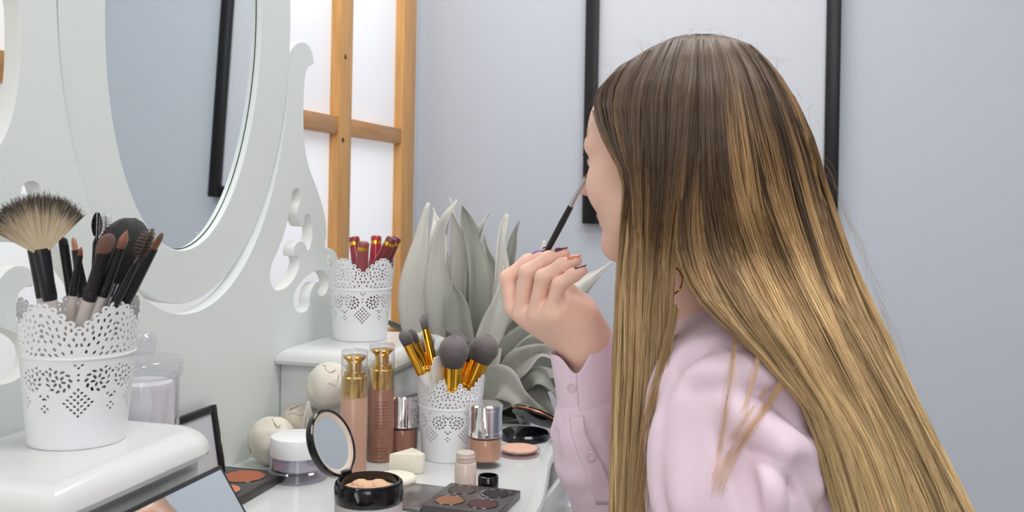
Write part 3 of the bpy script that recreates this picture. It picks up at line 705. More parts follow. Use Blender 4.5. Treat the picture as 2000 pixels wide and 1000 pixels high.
# ------------------------------------------------------------------ near the panel: canister and small black frame
def at_desk(px, py): return onz(px, py, ZD)
t = thing('canister', 'clear lidded canister filled with white cotton, behind the near cup', 'canister', (-0.641, 0.905, ZD))
MB().lathe([(0.036, 0), (0.038, 0.004), (0.038, 0.172), (0.0362, 0.172), (0.0362, 0.006), (0.0001, 0.006)], 48, True, False).build('jar_wall', M['clear_v'], t)
MB().lathe([(0.031, 0.008), (0.0325, 0.012), (0.0325, 0.158), (0.03, 0.165), (0.0001, 0.166)], 40, True, False).build('cotton_pads', mat('cotton_white', rgb(244, 244, 241), 0.9, var=0.02, nscale=90), t)
ld = MB().lathe([(0.0355, 0.170), (0.0405, 0.172), (0.0415, 0.178), (0.0415, 0.186), (0.039, 0.19), (0.024, 0.193), (0.014, 0.194), (0.0001, 0.194)], 48, True, False).build('lid', M['clear_v'], t)
MB().lathe([(0.011, 0.194), (0.0125, 0.199), (0.0138, 0.206), (0.0125, 0.213), (0.008, 0.2175), (0.0001, 0.2185)], 32, True, False).build('knob', M['clear_v'], ld)
t = thing('photo_frame', 'small black framed photo leaning on the mirror panel behind the near drawer box', 'picture frame', (-0.664, 1.02, ZD))
t.rotation_euler = (0, radians(-10), 0)
hw, hh = 0.088, 0.098
MB().box((-0.004, -hw, 0), (0.004, -hw+0.009, hh)).build('frame_side', M['black'], t, bevel=0.001); MB().box((-0.004, hw-0.009, 0), (0.004, hw, hh)).build('frame_side', M['black'], t, bevel=0.001)
MB().box((-0.004, -hw+0.009, hh-0.009), (0.004, hw-0.009, hh)).build('frame_rail', M['black'], t, bevel=0.001); MB().box((-0.004, -hw+0.009, 0), (0.004, hw-0.009, 0.009)).build('frame_rail', M['black'], t, bevel=0.001)
MB().box((-0.003, -hw+0.009, 0.009), (0.001, hw-0.009, hh-0.009)).build('picture', M['white_board'], t)
MB().box((-0.0042, hw+0.0001, 0.0005), (0.0042, hw+0.002, hh-0.0005)).build('silver_edge', M['chrome'], t)

# ------------------------------------------------------------------ decorative balls
def husk_ball(label, c, r, m, seed, seams):
    t = thing('husk_ball', label, 'decorative ball', (c[0], c[1], c[2]-r), 'decorative husk balls')
    bm = bmesh.new(); bmesh.ops.create_icosphere(bm, subdivisions=4, radius=1.0); rg = random.Random(seed)
    dirs = [Vector((rg.gauss(0, 1), rg.gauss(0, 1), rg.gauss(0, 1))).normalized() for _ in range(16)]
    for v in bm.verts:
        n = v.co.normalized(); q = sorted((n.dot(d) for d in dirs), reverse=True)
        s = min(1.0, 0.945/q[0])+0.006*sin(9*n.x+seed)*cos(7*n.y)
        v.co = n*r*s
    me = bpy.data.meshes.new('ball'); bm.to_mesh(me); bm.free(); o = link_mesh('husk', me, m, t, 180); o.location = (0, 0, r*0.975)
    for k, (a0, e0, a1, e1) in enumerate(seams):
        pts = []
        for i in range(9):
            u = i/8; a = radians(a0+(a1-a0)*u); e = radians(e0+(e1-e0)*u+9*sin(u*7+k)); pts.append(Vector((cos(a)*cos(e), sin(a)*cos(e), sin(e)))*r*0.992)
        s_ = MB().tube(pts, [0.0001]+[0.0005]*7+[0.0001], 5).build('seam', M['crack'], t); s_.location = (0, 0, r*0.975)
p = at_desk(521, 893)
husk_ball('cream husk ball resting on the table by the mirror panel', (-0.6445, 1.196, ZD+0.033), 0.033, M['clay'], 3, [(-75, 75, -30, 45), (-130, -10, -118, -16), (-60, 20, -30, -35)])
husk_ball('taupe cracked husk ball behind the cream one', (-0.638, 1.268, ZD+0.034), 0.034, M['clay2'], 5, [(-120, 35, -30, 62), (-90, 10, -20, 35), (-140, 60, -100, 75)])
p = at(644, 752, 1.365)
husk_ball('pale husk ball perched highest, against the far drawer box', tuple(p+np.array([0, 0, 0])), 0.033, M['clay'], 8, [(-120, 62, -40, 48), (-70, 5, -35, 30)])
# its perch: a small pale cone shell and the ball behind it
t = thing('ribbed_shell', 'small ribbed cream cone shell between the husk balls and the white jar', 'shell', (-0.603, 1.219, ZD+0.0005)); t.scale = (0.84, 0.84, 1.42)
prof = [(0.0165, 0.0), (0.0185, 0.006)]
for i in range(9):
    z = 0.006+i*0.0052; r = 0.0185-0.0021*i; prof += [(r, z), (r+0.0006, z+0.0018), (r-0.0024, z+0.003), (r-0.0026, z+0.0042)]
prof.append((0.0008, 0.056))
sh = MB().lathe(prof, 28).build('shell_body', M['clay'], t); 
rb_ = MB()
for k in range(5):
    a = radians(-150+k*40); rb_.tube([Vector((0.0195*cos(a), 0.0195*sin(a), 0.002)), Vector((0.011*cos(a), 0.011*sin(a), 0.032)), Vector((0.0012*cos(a), 0.0012*sin(a), 0.059))], [0.0022, 0.0018, 0.001], 6)
rb_.build('ribs', M['clay'], t)

# ------------------------------------------------------------------ jars and bottles on the table
t = thing('cream_jar', 'white lidded cream jar with a thick clear base', 'jar', (-0.5825, 1.152, ZD))
MB().lathe([(0.037, 0), (0.0385, 0.002), (0.0385, 0.012), (0.036, 0.014), (0.036, 0.031), (0.0001, 0.0312)], 56, True, False).build('clear_base', M['clear_j'], t)
MB().lathe([(0.030, 0.0135), (0.0315, 0.0145), (0.0315, 0.030)], 48).build('cream_fill', mat('lavender_grey_fill', rgb(206, 202, 212), 0.4), t)
MB().lathe([(0.0355, 0.0305), (0.0362, 0.032), (0.0362, 0.052), (0.035, 0.0545), (0.032, 0.0553)], 56).build('lid', mat('white_jar_plastic', rgb(236, 237, 240), 0.35, coat=0.1), t)

# loose powder jar with a flip-up mirror
PJ = np.array(at(721, 937, 1.02)); PZ = PJ[2]-ZD
t = thing('loose_powder_jar', 'frosted loose powder jar with a black rim and its round mirror lid flipped up', 'powder jar', (PJ[0], PJ[1], ZD))
MB().lathe([(0.0335, 0), (0.035, 0.002), (0.0352, PZ-0.02), (0.034, PZ-0.018), (0.0001, PZ-0.018)], 56, True, False).build('frosted_body', mat('frosted_plastic', rgb(224, 216, 214), 0.35, trans=0.35, var=0.01), t)
MB().lathe([(0.0355, PZ-0.021), (0.0362, PZ-0.018), (0.0362, PZ-0.006), (0.0352, PZ-0.002), (0.0335, PZ-0.0035), (0.033, PZ), (0.031, PZ+0.0005), (0.0305, PZ-0.009), (0.0001, PZ-0.010)], 64, True, False).build('black_rim', M['blackg'], t)
pw = MB().lathe([(0.030, 0), (0.028, 0.0012), (0.02, 0.0018), (0.0001, 0.003)], 40, True, False).build('powder', mat('beige_powder', rgb(226, 186, 154), 0.95, var=0.08, nscale=150, bump=0.6, bscale=260), t); pw.location = (0, 0, PZ-0.0098)
for (x, y, r) in ((-0.013, 0.008, 0.0105), (0.006, 0.010, 0.012), (0.017, 0.004, 0.009), (-0.004, 0.002, 0.01)):
    bm = bmesh.new(); bmesh.ops.create_icosphere(bm, subdivisions=3, radius=1)
    for v in bm.verts:
        n = v.co.copy(); v.co = Vector((n.x*r, n.y*r, n.z*r*0.62))*(1+0.07*sin(11*n.x+8*n.y*3)+0.05*cos(19*n.z+5*n.x))
    me = bpy.data.meshes.new('powder_clump'); bm.to_mesh(me); bm.free(); o = link_mesh('powder_clump', me, pw.data.materials[0], pw, 180); o.location = (x, y, 0.0)
# embossed script mark on the frosted wall
def bump_marks(name, r, z0, a0, rows, m, parent, gap=0.004, w=0.0005, seed=1, char=0.0016, h=0.0014):
    """rows of short printed characters wrapped on a round wall (each row: number of characters)"""
    rg = random.Random(seed); mb = MB()
    for i, n in enumerate(rows):
        for k in range(n):
            if rg.random() < 0.12: continue
            a = a0+(k-n/2)*char*1.25/r; z = z0-i*gap; da = char/r*rg.uniform(0.5, 0.95)
            for (u0, v0, u1, v1) in rg.sample([(0, 0, 0.25, 1), (0, 0.8, 1, 1), (0, 0, 1, 0.2), (0.75, 0, 1, 1), (0, 0.42, 1, 0.6)], 3):
                q = [(a+da*u0, z+h*v0), (a+da*u1, z+h*v0), (a+da*u1, z+h*v1), (a+da*u0, z+h*v1)]
                mb.add([((r+0.00008)*cos(b), (r+0.00008)*sin(b), c) for b, c in q], [(0, 1, 2, 3)])
    return mb.build(name, m, parent, 0)
INK = mat('grey_print', rgb(120, 104, 98), 0.6); INKD = mat('dark_print', rgb(84, 58, 48), 0.6)
ja = atan2(-PJ[1], -PJ[0])
bump_marks('printed_mark', 0.0353, PZ-0.035, ja+0.55, [3, 6], INK, t, gap=0.0042, char=0.0022, h=0.0032, seed=3)
hd_ = np.array(at(662, 928, 1.05)); hp = np.array([hd_[0]-PJ[0], hd_[1]-PJ[1]]); hp = hp/np.linalg.norm(hp)*0.038
lc = np.array(at(652, 864, 1.048))-np.array([PJ[0], PJ[1], ZD])
lid = MB().lathe([(0.0362, -0.008), (0.0375, -0.006), (0.0375, 0.0), (0.0362, 0.001), (0.0345, 0.0008), (0.034, -0.0035), (0.0001, -0.0036)], 64, True, False).build('mirror_lid', M['blackg'], t)
lid.location = lc
nrm = (RT*0.85-FW*0.34+UP*0.42); nrm /= np.linalg.norm(nrm)
aim(lid, nrm)
MB().lathe([(0.0342, -0.0032), (0.0342, -0.0005), (0.0305, -0.0012), (0.0285, -0.0026)], 64, False, False).build('cream_ring', mat('champagne_plastic', rgb(214, 200, 182), 0.3, coat=0.3), lid)
MB().lathe([(0.0287, -0.0034), (0.0287, -0.0026)], 64).build('lid_mirror', M['mirror'], lid)
hg = MB().box((-0.007, -0.004, -0.004), (0.007, 0.004, 0.006)).build('hinge', M['blackg'], t, bevel=0.001); hg.location = (hp[0], hp[1], PZ-0.003); hg.rotation_euler = (0, 0, atan2(hp[1], hp[0])+pi/2)

# pump bottles under clear caps
def pump(label, loc, body, band, mk, sc=1.0):
    t = thing('pump_bottle', label, 'bottle', loc, 'gold pump foundation bottles'); t.scale = (sc,)*3
    MB().lathe([(0.0165, 0), (0.018, 0.002), (0.018, 0.098), (0.0165, 0.1005)], 48).build('body', body, t)
    pm = MB().lathe([(0.0162, 0.1), (0.0165, 0.101), (0.0165, 0.126), (0.015, 0.1275), (0.0135, 0.1275), (0.0135, 0.133), (0.0095, 0.134), (0.0095, 0.146), (0.010, 0.1465)], 40).build('gold_pump', M['goldb'], t)
    MB().lathe([(0.0100, 0.1462), (0.0145, 0.151), (0.0158, 0.1535), (0.0150, 0.1545)], 40).build('pump_button', M['gold'], pm)
    MB().lathe([(0.01745, 0.1), (0.0179, 0.101), (0.0179, 0.1605), (0.0170, 0.162), (0.0001, 0.162), (0.0001, 0.1608), (0.0165, 0.1605), (0.0171, 0.1595), (0.0171, 0.1)], 48, False, False).build('clear_cap', M['clear'], t)
    if mk: bump_marks('printed_text', 0.01805, 0.083, atan2(-loc[1], -loc[0])+0.12, [9, 12, 12, 11, 12, 12, 10, 12, 12, 0, 0, 4, 3, 0, 12, 10, 12, 9], INKD, t, gap=0.0045, char=0.0015, h=0.0016, seed=6)
tanb = mat('tan_foundation', rgb(190, 150, 130), 0.3, coat=0.3, var=0.02); brb = mat('brown_foundation', rgb(146, 104, 88), 0.25, coat=0.3, var=0.03)
pump('front gold pump bottle with a light tan body under a clear cap', (-0.5265, 1.199, ZD), tanb, None, False)
pump('rear gold pump bottle with a brown printed body under a clear cap', (-0.514, 1.263, ZD), brb, None, True)

# short foundation bottles with chrome caps
def foundation(label, loc, glass, mk):
    t = thing('foundation_bottle', label, 'bottle', loc, 'short foundation bottles with chrome caps')
    MB().lathe([(0.021, 0), (0.0232, 0.002), (0.0235, 0.006), (0.0235, 0.038), (0.0225, 0.0405)], 48).build('glass_body', M['clear'], t)
    MB().lathe([(0.0195, 0.009), (0.0212, 0.0105), (0.0216, 0.0385)], 40).build('foundation_fill', glass, t)
    c = MB().lathe([(0.0232, 0.0415), (0.0242, 0.0425), (0.0242, 0.0475), (0.0234, 0.048), (0.0234, 0.0775), (0.0240, 0.078), (0.0240, 0.0835), (0.0225, 0.0855), (0.0001, 0.086)], 56, True, False).build('chrome_cap', M['chrome'], t)
    if mk: bump_marks('printed_text', 0.0236, 0.033, atan2(-loc[1], -loc[0])+0.55, [4, 4, 0, 2], INK, t, gap=0.0035, char=0.0018, h=0.0018, seed=2)
beige = mat('beige_fill', rgb(196, 150, 122), 0.35, var=0.02); umber = mat('umber_fill', rgb(158, 110, 90), 0.35, var=0.02)
foundation('chrome capped foundation bottle left of the gold brush cup, behind the wedge sponge', (-0.496, 1.30, ZD), umber, False)
foundation('chrome capped foundation bottle right of the gold brush cup', (-0.3685, 1.283, ZD), beige, True)

# sponges
t = thing('wedge_sponge', 'ivory wedge shaped sponge standing behind the round sponge', 'sponge', (-0.458, 1.222, ZD))
MB().prism([(-0.024, -0.010), (0.020, -0.012), (0.024, -0.004), (0.004, 0.026)], 0, 0.026).build('foam', M['cream'], t, bevel=0.002); t.rotation_euler = (0, 0, YAW)
t = thing('round_sponge', 'flat ivory round sponge lying in front of the wedge sponge', 'sponge', (-0.455, 1.168, ZD))
MB().lathe([(0.025, 0), (0.0275, 0.002), (0.028, 0.006), (0.0265, 0.009), (0.022, 0.0105)], 48).build('foam', M['cream'], t, smooth=60)

# sample vial and its black cap
t = thing('sample_vial', 'small open vial of pale beige cream', 'bottle', (-0.361, 1.170, ZD))
MB().lathe([(0.0125, 0), (0.0136, 0.0015), (0.0136, 0.033), (0.0128, 0.0345), (0.0118, 0.035)], 40).build('vial_body', mat('pale_beige_vial', rgb(226, 208, 196), 0.25, coat=0.3, var=0.01), t)
MB().lathe([(0.0116, 0.035), (0.0116, 0.037), (0.0122, 0.0376), (0.0116, 0.0384), (0.0116, 0.041), (0.0122, 0.0417), (0.0116, 0.0425), (0.0114, 0.0465), (0.0105, 0.0475), (0.0001, 0.0475)], 40, True, False).build('threaded_neck', mat('pale_neck_plastic', rgb(230, 214, 202), 0.25, trans=0.2), t)
t = thing('vial_cap', 'small black screw cap lying beside the vial', 'cap', (-0.3345, 1.182, ZD))
MB().lathe([(0.0120, 0), (0.0131, 0.0015), (0.0131, 0.0155), (0.0122, 0.017), (0.0108, 0.017), (0.0105, 0.004), (0.0001, 0.004)], 40, True, False).build('cap_shell', M['blackg'], t)

# pressed blush compact
t = thing('blush_compact', 'round clear compact of pink pressed powder by the right foundation bottle', 'compact', (-0.3375, 1.353, ZD))
MB().lathe([(0.028, 0), (0.031, 0.002), (0.0315, 0.006), (0.0295, 0.0095), (0.027, 0.0095), (0.0265, 0.007), (0.0001, 0.007)], 56, True, False).build('clear_case', M['clear_v'], t)
MB().lathe([(0.0262, 0.0072), (0.026, 0.0098), (0.024, 0.0105), (0.0001, 0.0108)], 56, True, False).build('pressed_powder', mat('pink_beige_powder', rgb(226, 180, 160), 0.9, var=0.03, nscale=120), t)
MB().lathe([(0.028, -0.0005), (0.0285, 0.002)], 48).build('tan_bottom', mat('rose_underside', rgb(176, 140, 132), 0.4), t)

# palettes
def palette(name, label, loc, rz, w, l, h, pans, body, lid=None, group=None):
    t = thing(name, label, 'palette', loc); t.rotation_euler = (0, 0, rz)
    MB().box((-w/2, -l/2, 0), (w/2, l/2, h)).build('case', body, t, bevel=0.0015)
    for (x, y, rx, col) in pans:
        pm = mat('pressed_shadow', rgb(*col), 0.85, var=0.05, nscale=160, bump=0.1, bscale=400)
        p_ = MB().lathe([(rx, 0), (rx*0.98, 0.0004), (0.0001, 0.0005)], 40, True, False).build('shadow_pan', pm, t); p_.location = (x, y, h+0.0002)
        r_ = MB().lathe([(rx, 0), (rx+0.0006, 0.0006), (rx+0.0016, 0.0006), (rx+0.0022, 0)], 40, False, False).build('pan_rim', M['blackg'], p_); 
    return t
char = mat('charcoal_palette_case', rgb(84, 78, 80), 0.3, var=0.08, nscale=30)
t = palette('contour_palette', 'charcoal palette of round powders at the front edge of the table', (-0.334, 1.112, ZD), radians(-3), 0.092, 0.094, 0.010,
        [(-0.021, 0.022, 0.0155, (92, 80, 76)), (0.021, 0.022, 0.0155, (52, 46, 52)), (-0.021, -0.020, 0.0165, (152, 108, 80)), (0.021, -0.020, 0.0165, (96, 66, 68))], char)
MB().box((0.039, 0.022, 0.0095), (0.043, 0.040, 0.0104)).build('latch', M['blackg'], t)
lo = MB().box((-0.092, -0.047, 0), (0, 0.047, 0.004)).build('lid', mat('grey_mirror_film', rgb(120, 116, 118), 0.18, metal=0.55, var=0.25, nscale=18), t, bevel=0.001); lo.location = (-0.0475, 0, 0.0002)
t = palette('bronzer_palette', 'black palette with two brown powders lying behind the mirror lidded palette', (-0.638, 1.066, ZD), 0, 0.092, 0.134, 0.012,
        [(0.008, 0.032, 0.026, (164, 98, 72)), (0.012, -0.026, 0.022, (200, 132, 98))], mat('black_palette_case', rgb(62, 60, 60), 0.3))
# big palette with raised mirror lid, in front of the near box
t = thing('mirror_palette', 'open black palette with a large raised mirror lid leaning by the near drawer box', 'palette', (-0.41, 0.715, ZD+0.0005))
MB().box((-0.002, -0.095, 0), (0.118, 0.095, 0.014)).build('case', M['black'], t, bevel=0.002)
for i in range(3):
    for j in range(4):
        pm = mat('pressed_shadow', rgb(*[(188, 142, 112), (150, 96, 74), (214, 178, 150), (110, 76, 66)][(i+j) % 4]), 0.85, var=0.05)
        MB().box((0.012+i*0.034, -0.084+j*0.043, 0.0135), (0.041+i*0.034, -0.046+j*0.043, 0.0146)).build('shadow_pan', pm, t)
ld = MB().box((-0.007, -0.095, 0), (-0.001, 0.095, 0.134)).build('mirror_lid', M['black'], t, bevel=0.0015); ld.location = (-0.003, 0, 0.004); ld.rotation_euler = (0, radians(-34), 0)
MB().box((-0.0012, -0.0905, 0.0045), (-0.0006, 0.0905, 0.1295)).build('lid_mirror', M['mirror'], ld)

# closed black compacts lying at the far end of the table under the leaves
t = thing('black_compact', 'open black compact with a grey rim lying under the plant leaves', 'compact', (-0.352, 1.445, ZD))
MB().lathe([(0.034, 0), (0.0375, 0.002), (0.0375, 0.008), (0.035, 0.011), (0.0001, 0.0115)], 48, True, False).build('case', M['blackg'], t)
l_ = MB().lathe([(0.0375, -0.004), (0.0382, 0), (0.0375, 0.004), (0.033, 0.005), (0.0001, 0.0052)], 48, True, False).build('tilted_lid', M['blackg'], t); l_.location = (0.012, 0.02, 0.03); l_.rotation_euler = (radians(-28), radians(14), 0)
MB().lathe([(0.0384, -0.0012), (0.0388, 0), (0.0384, 0.0012)], 48, False, False).build('copper_line', mat('copper', rgb(206, 132, 100), 0.3, metal=0.7), l_)
# ------------------------------------------------------------------ plant with large silver leaves
PL = np.array([-0.50, 1.665, 0.0])
plant = thing('silver_plant', 'silver leaved agave like plant in a dark floor planter beyond the table', 'plant', PL)
MB().lathe([(0.072, 0), (0.076, 0.01), (0.098, 0.70), (0.101, 0.715), (0.101, 0.735), (0.094, 0.735), (0.092, 0.70), (0.0001, 0.70)], 40, True, False).build('planter', M['potd'], plant)
MB().lathe([(0.0915, 0.70), (0.09, 0.712), (0.05, 0.722), (0.0001, 0.726)], 32, True, False).build('soil', mat('dark_soil', rgb(60, 54, 48), 0.95, bump=0.8, bscale=150), plant)
LEAFN = [0]
def leaf(pts, w, m, tw0=0.0, tw1=0.0, fold=0.35, n=26, tipw=0.0, wave=0.25):
    LEAFN[0] += 1; sg = -1 if LEAFN[0] % 3 else 1; w = w*1.12
    P = spline([at(*p) for p in pts], n)-PL; K = 7; V = []; F_ = []
    for i in range(n):
        t = i/(n-1); T = P[min(i+1, n-1)]-P[max(i-1, 0)]; T /= np.linalg.norm(T)
        view = (P[i]+PL)-CAM; view /= np.linalg.norm(view)
        W = np.cross(T, view); W /= np.linalg.norm(W)+1e-9; Nn = np.cross(W, T)
        a = tw0+(tw1-tw0)*t+wave*sin(t*7); W, Nn = W*cos(a)+Nn*sin(a), Nn*cos(a)-W*sin(a)
        ww = w*(0.42+0.58*sin(min(1, t*1.7)*pi/2))*max(tipw, (1-max(0, (t-0.42)/0.58)**1.7))/2+0.0008
        for k in range(K):
            s = (k-(K-1)/2)/((K-1)/2)
            fo = fold*1.75*(0.75+0.25*sin(t*6+tw1*5)); V.append(P[i]+W*ww*s*cos(fo)+Nn*sg*(abs(s)-0.10*s*s)*ww*sin(fo)+Nn*0.0025*sin(t*13+s*3+tw0*9)*abs(s)+W*0.002*sin(t*17+tw1*7)*s)
    for i in range(n-1):
        for k in range(K-1): a = i*K+k; F_.append((a, a+1, a+K+1, a+K))
    o = mesh_obj('leaf', V, F_, m, plant, 60); s = o.modifiers.new('thickness', 'SOLIDIFY'); s.thickness = 0.0012
    return o
lf, lw, lgn = M['leaf'], M['leafw'], M['leafg']
for a in [
    ([(885,815,1.72),(838,715,1.70),(815,600,1.70),(822,490,1.69),(838,396,1.69)], 0.062, lw, 0.2, 0.5, 0.3),
    ([(890,815,1.71),(858,700,1.69),(848,580,1.68),(856,470,1.68),(846,405,1.70)], 0.040, lw, 0.6, 0.1, 0.4),
    ([(900,815,1.70),(880,700,1.67),(868,570,1.66),(868,460,1.67),(893,390,1.69)], 0.062, lf, -0.2, -0.9, 0.5),
    ([(905,815,1.72),(905,680,1.72),(905,560,1.72),(900,470,1.72),(880,386,1.74)], 0.050, lf, 0.3, 1.1, 0.45),
    ([(915,815,1.70),(925,690,1.68),(930,570,1.68),(920,470,1.70),(902,398,1.71)], 0.050, lgn, -0.5, -0.1, 0.5),
    ([(920,815,1.72),(942,690,1.70),(935,570,1.70),(928,480,1.71),(955,416,1.71)], 0.046, lf, 0.4, -0.8, 0.45),
    ([(930,815,1.70),(958,690,1.68),(968,570,1.68),(975,480,1.68),(990,418,1.69)], 0.044, lw, -0.6, -0.3, 0.5),
    ([(935,815,1.73),(980,700,1.74),(992,570,1.74),(1002,490,1.74),(1014,432,1.75)], 0.032, lgn, 0.3, 0.9, 0.4),
    ([(940,815,1.78),(1000,690,1.82),(1030,580,1.82),(1052,510,1.82),(1064,470,1.83)], 0.046, lw, 0.2, 0.4, 0.3),
    ([(905,815,1.66),(915,740,1.64),(900,650,1.63),(890,590,1.63),(882,540,1.64)], 0.052, lgn, 0.5, 0.2, 0.5),
    ([(925,815,1.66),(945,740,1.63),(955,660,1.62),(975,600,1.62),(985,520,1.64)], 0.050, lf, -0.3, 0.3, 0.5),
    ([(940,815,1.74),(1010,690,1.78),(1075,610,1.78),(1130,562,1.78),(1205,505,1.78)], 0.052, lw, 0.25, 0.3, 0.35),
    ([(945,810,1.68),(985,715,1.62),(1020,665,1.60),(1060,645,1.59),(1105,652,1.58)], 0.050, lgn, 0.5, 1.1, 0.5),
    ([(945,810,1.67),(990,740,1.60),(1030,700,1.57),(1065,690,1.56),(1100,720,1.55)], 0.055, lf, -0.4, 0.8, 0.55),
    ([(945,815,1.66),(980,770,1.60),(1020,735,1.56),(1060,735,1.54),(1098,790,1.53)], 0.050, lgn, 0.3, 1.2, 0.5),
    ([(940,820,1.66),(960,760,1.60),(985,745,1.57),(1012,770,1.55),(1040,812,1.54)], 0.060, lf, 0.2, -0.4, 0.30, 26, 0.6),
    ([(945,820,1.66),(985,790,1.60),(1030,778,1.56),(1065,800,1.54),(1090,835,1.53)], 0.052, lgn, 0.8, 0.5, 0.5),
    ([(935,810,1.68),(965,720,1.64),(985,650,1.63),(1015,615,1.62),(1050,610,1.62)], 0.046, lgn, 0.2, 0.9, 0.45),
    ([(890,815,1.74),(850,720,1.74),(815,665,1.74),(785,640,1.73),(752,622,1.72)], 0.030, lgn, 0.2, 0.7, 0.4),
    ([(930,815,1.70),(975,740,1.66),(1010,705,1.64),(1045,675,1.63),(1085,690,1.62)], 0.044, lf, 1.0, 0.2, 0.5),
    ([(915,815,1.76),(900,690,1.82),(880,590,1.85),(870,520,1.87),(860,470,1.90)], 0.055, lgn, 0.2, 0.4, 0.4),
    ([(925,815,1.78),(950,690,1.86),(960,590,1.90),(955,520,1.93),(945,460,1.96)], 0.055, lgn, -0.2, 0.4, 0.4),
    ([(930,815,1.74),(1000,750,1.80),(1060,720,1.85),(1110,730,1.88),(1160,760,1.90)], 0.050, lgn, 0.3, 0.8, 0.4),
    ([(930,815,1.70),(990,760,1.70),(1040,745,1.68),(1090,740,1.67),(1130,770,1.66)], 0.050, lgn, 0.0, 0.6, 0.4),
    ([(880,815,1.80),(830,730,1.88),(800,690,1.92),(780,690,1.96),(760,720,2.0)], 0.050, lgn, 0.3, 0.8, 0.4),
    ]: leaf(*a)
# ------------------------------------------------------------------ the seated woman
PO = np.array([0.08, 0.98, 0.0])                    # origin on the floor beneath her
AZ, PITCH = radians(34.5), radians(5)
HC = at(1340, 300, 0.97)
hf = (-RT*cos(AZ)+FW*sin(AZ))*cos(PITCH)-UP*sin(PITCH); hl_ = np.cross(UP, hf); hl_ /= np.linalg.norm(hl_); hu = np.cross(hf, hl_)
HR = np.stack([hf, hl_, hu], 1)                      # columns: forward, left, up
hp_ = lambda f, l, u: HC+hf*f+hl_*l+hu*u
NB = at(1432, 668, 0.99)                             # neck base
SL, EL = at(1418, 803, 0.880), at(1405, 1200, 0.85)
SR, ER, WR = at(1400, 745, 1.17), at(1252, 1085, 1.12), at(1145, 672, 1.062)
PV = np.array([0.17, 0.98, 0.53])                    # pelvis

# head and neck
hd = Field(HC+[-0.15, -0.15, -0.30], HC+[0.20, 0.17, 0.14], 0.0024)
hd.ell(hp_(-0.008, 0, 0.026), (0.098, 0.077, 0.088), HR, 0)
hd.ell(hp_(0.034, 0, 0.030), (0.066, 0.062, 0.052), HR, 0.02)
hd.ell(hp_(0.034, 0, -0.028), (0.060, 0.061, 0.072), HR, 0.02)
hd.ell(hp_(0.030, 0, -0.066), (0.055, 0.048, 0.036), HR, 0.02)
hd.ell(hp_(0.078, 0, -0.088), (0.018, 0.020, 0.016), HR, 0.02)
for s in (-1, 1):
    hd.ell(hp_(0.060, s*0.039, -0.028), (0.030, 0.027, 0.029), HR, 0.02)        # cheeks
    hd.cone(hp_(0.080, s*0.044, 0.014), hp_(0.092, s*0.012, 0.018), 0.009, 0.010, 0.014)   # brow
    hd.ell(hp_(0.100, s*0.031, -0.001), (0.014, 0.017, 0.010), HR, 0.010, True)  # eye socket
    hd.ell(hp_(0.0795, s*0.031, -0.001), (0.0135, 0.0145, 0.012), HR, 0.003)     # lids over the eye
    hd.cone(hp_(0.030, s*0.064, -0.05), hp_(0.072, s*0.018, -0.088), 0.014, 0.012, 0.02)   # jaw line
    hd.ell(hp_(-0.004, s*0.0755, -0.008), (0.016, 0.006, 0.030), HR, 0.005)      # ears
    hd.ell(hp_(-0.002, s*0.081, -0.004), (0.010, 0.005, 0.018), HR, 0.004, True)
hd.cone(hp_(0.088, 0, 0.006), hp_(0.1155, 0, -0.026), 0.0065, 0.0085, 0.012)       # nose
hd.cone(hp_(0.098, -0.009, -0.032), hp_(0.098, 0.009, -0.032), 0.007, 0.007, 0.008)
hd.cone(hp_(0.090, -0.020, -0.056), hp_(0.097, 0, -0.053), 0.0045, 0.006, 0.006); hd.cone(hp_(0.090, 0.020, -0.056), hp_(0.097, 0, -0.053), 0.0045, 0.006, 0.006)
hd.cone(hp_(0.089, -0.016, -0.063), hp_(0.095, 0, -0.064), 0.004, 0.006, 0.006); hd.cone(hp_(0.089, 0.016, -0.063), hp_(0.095, 0, -0.064), 0.004, 0.006, 0.006)
hd.cone(hp_(-0.022, 0, -0.045), NB, 0.052, 0.056, 0.025)
hd.cone(NB, NB+[0.02, 0, -0.06], 0.056, 0.07, 0.02)
parts_v, parts_f = [], []
def take(field, it=2):
    V, Q = field.mesh(); V = relax(V, Q, it); n = sum(len(v) for v in parts_v); parts_v.append(V); parts_f.append(Q+n)
take(hd)

# right forearm and hand holding the brush
HD = 1.0
def J(px, py, d): return at(px, py, d)
ind = [J(999,602,1.082), J(991,543,1.088), J(1030,511,1.084), J(1056,499,1.076)]
mid = [J(1016,612,1.066), J(1030,532,1.063), J(1072,505,1.058), J(1101,494,1.052)]
rin = [J(1045,612,1.051), J(1061,542,1.044), J(1098,519,1.040), J(1125,509,1.037)]
pin = [J(1075,610,1.037), J(1093,555,1.030), J(1119,538,1.026), J(1137,529,1.025)]
thu = [J(1128,606,1.082), J(1098,560,1.098), J(1078,522,1.098), J(1068,497,1.086)]
ha = Field(J(1005,640,1.08)-[0.09, 0.09, 0.30], J(1080,520,1.06)+[0.16, 0.10, 0.09], 0.0017)
fr_ = [0.0090, 0.0089, 0.0081, 0.0067]
for ch, sc in ((ind, 0.95), (mid, 1.0), (rin, 0.97), (pin, 0.87)):
    n = len(parts_v)
    F2 = Field(ha.lo, ha.lo+(ha.n-1)*ha.h, ha.h) if False else None
W2 = WR
for ch in (ind, mid, rin, pin):                        # the palm: a fan of soft cones from the wrist
    ha.cone(W2+(ch[0]-W2)*0.1, ch[0]+(W2-ch[0])*0.12, 0.0205, 0.0118, 0.012)
ha.cone(J(1140,655,1.055), J(1090,612,1.045), 0.020, 0.015, 0.014)
ha.cone(J(1152,652,1.066), thu[0], 0.0205, 0.0180, 0.016)
ha.cone(J(1140,622,1.052), J(1105,598,1.044), 0.018, 0.013, 0.012)
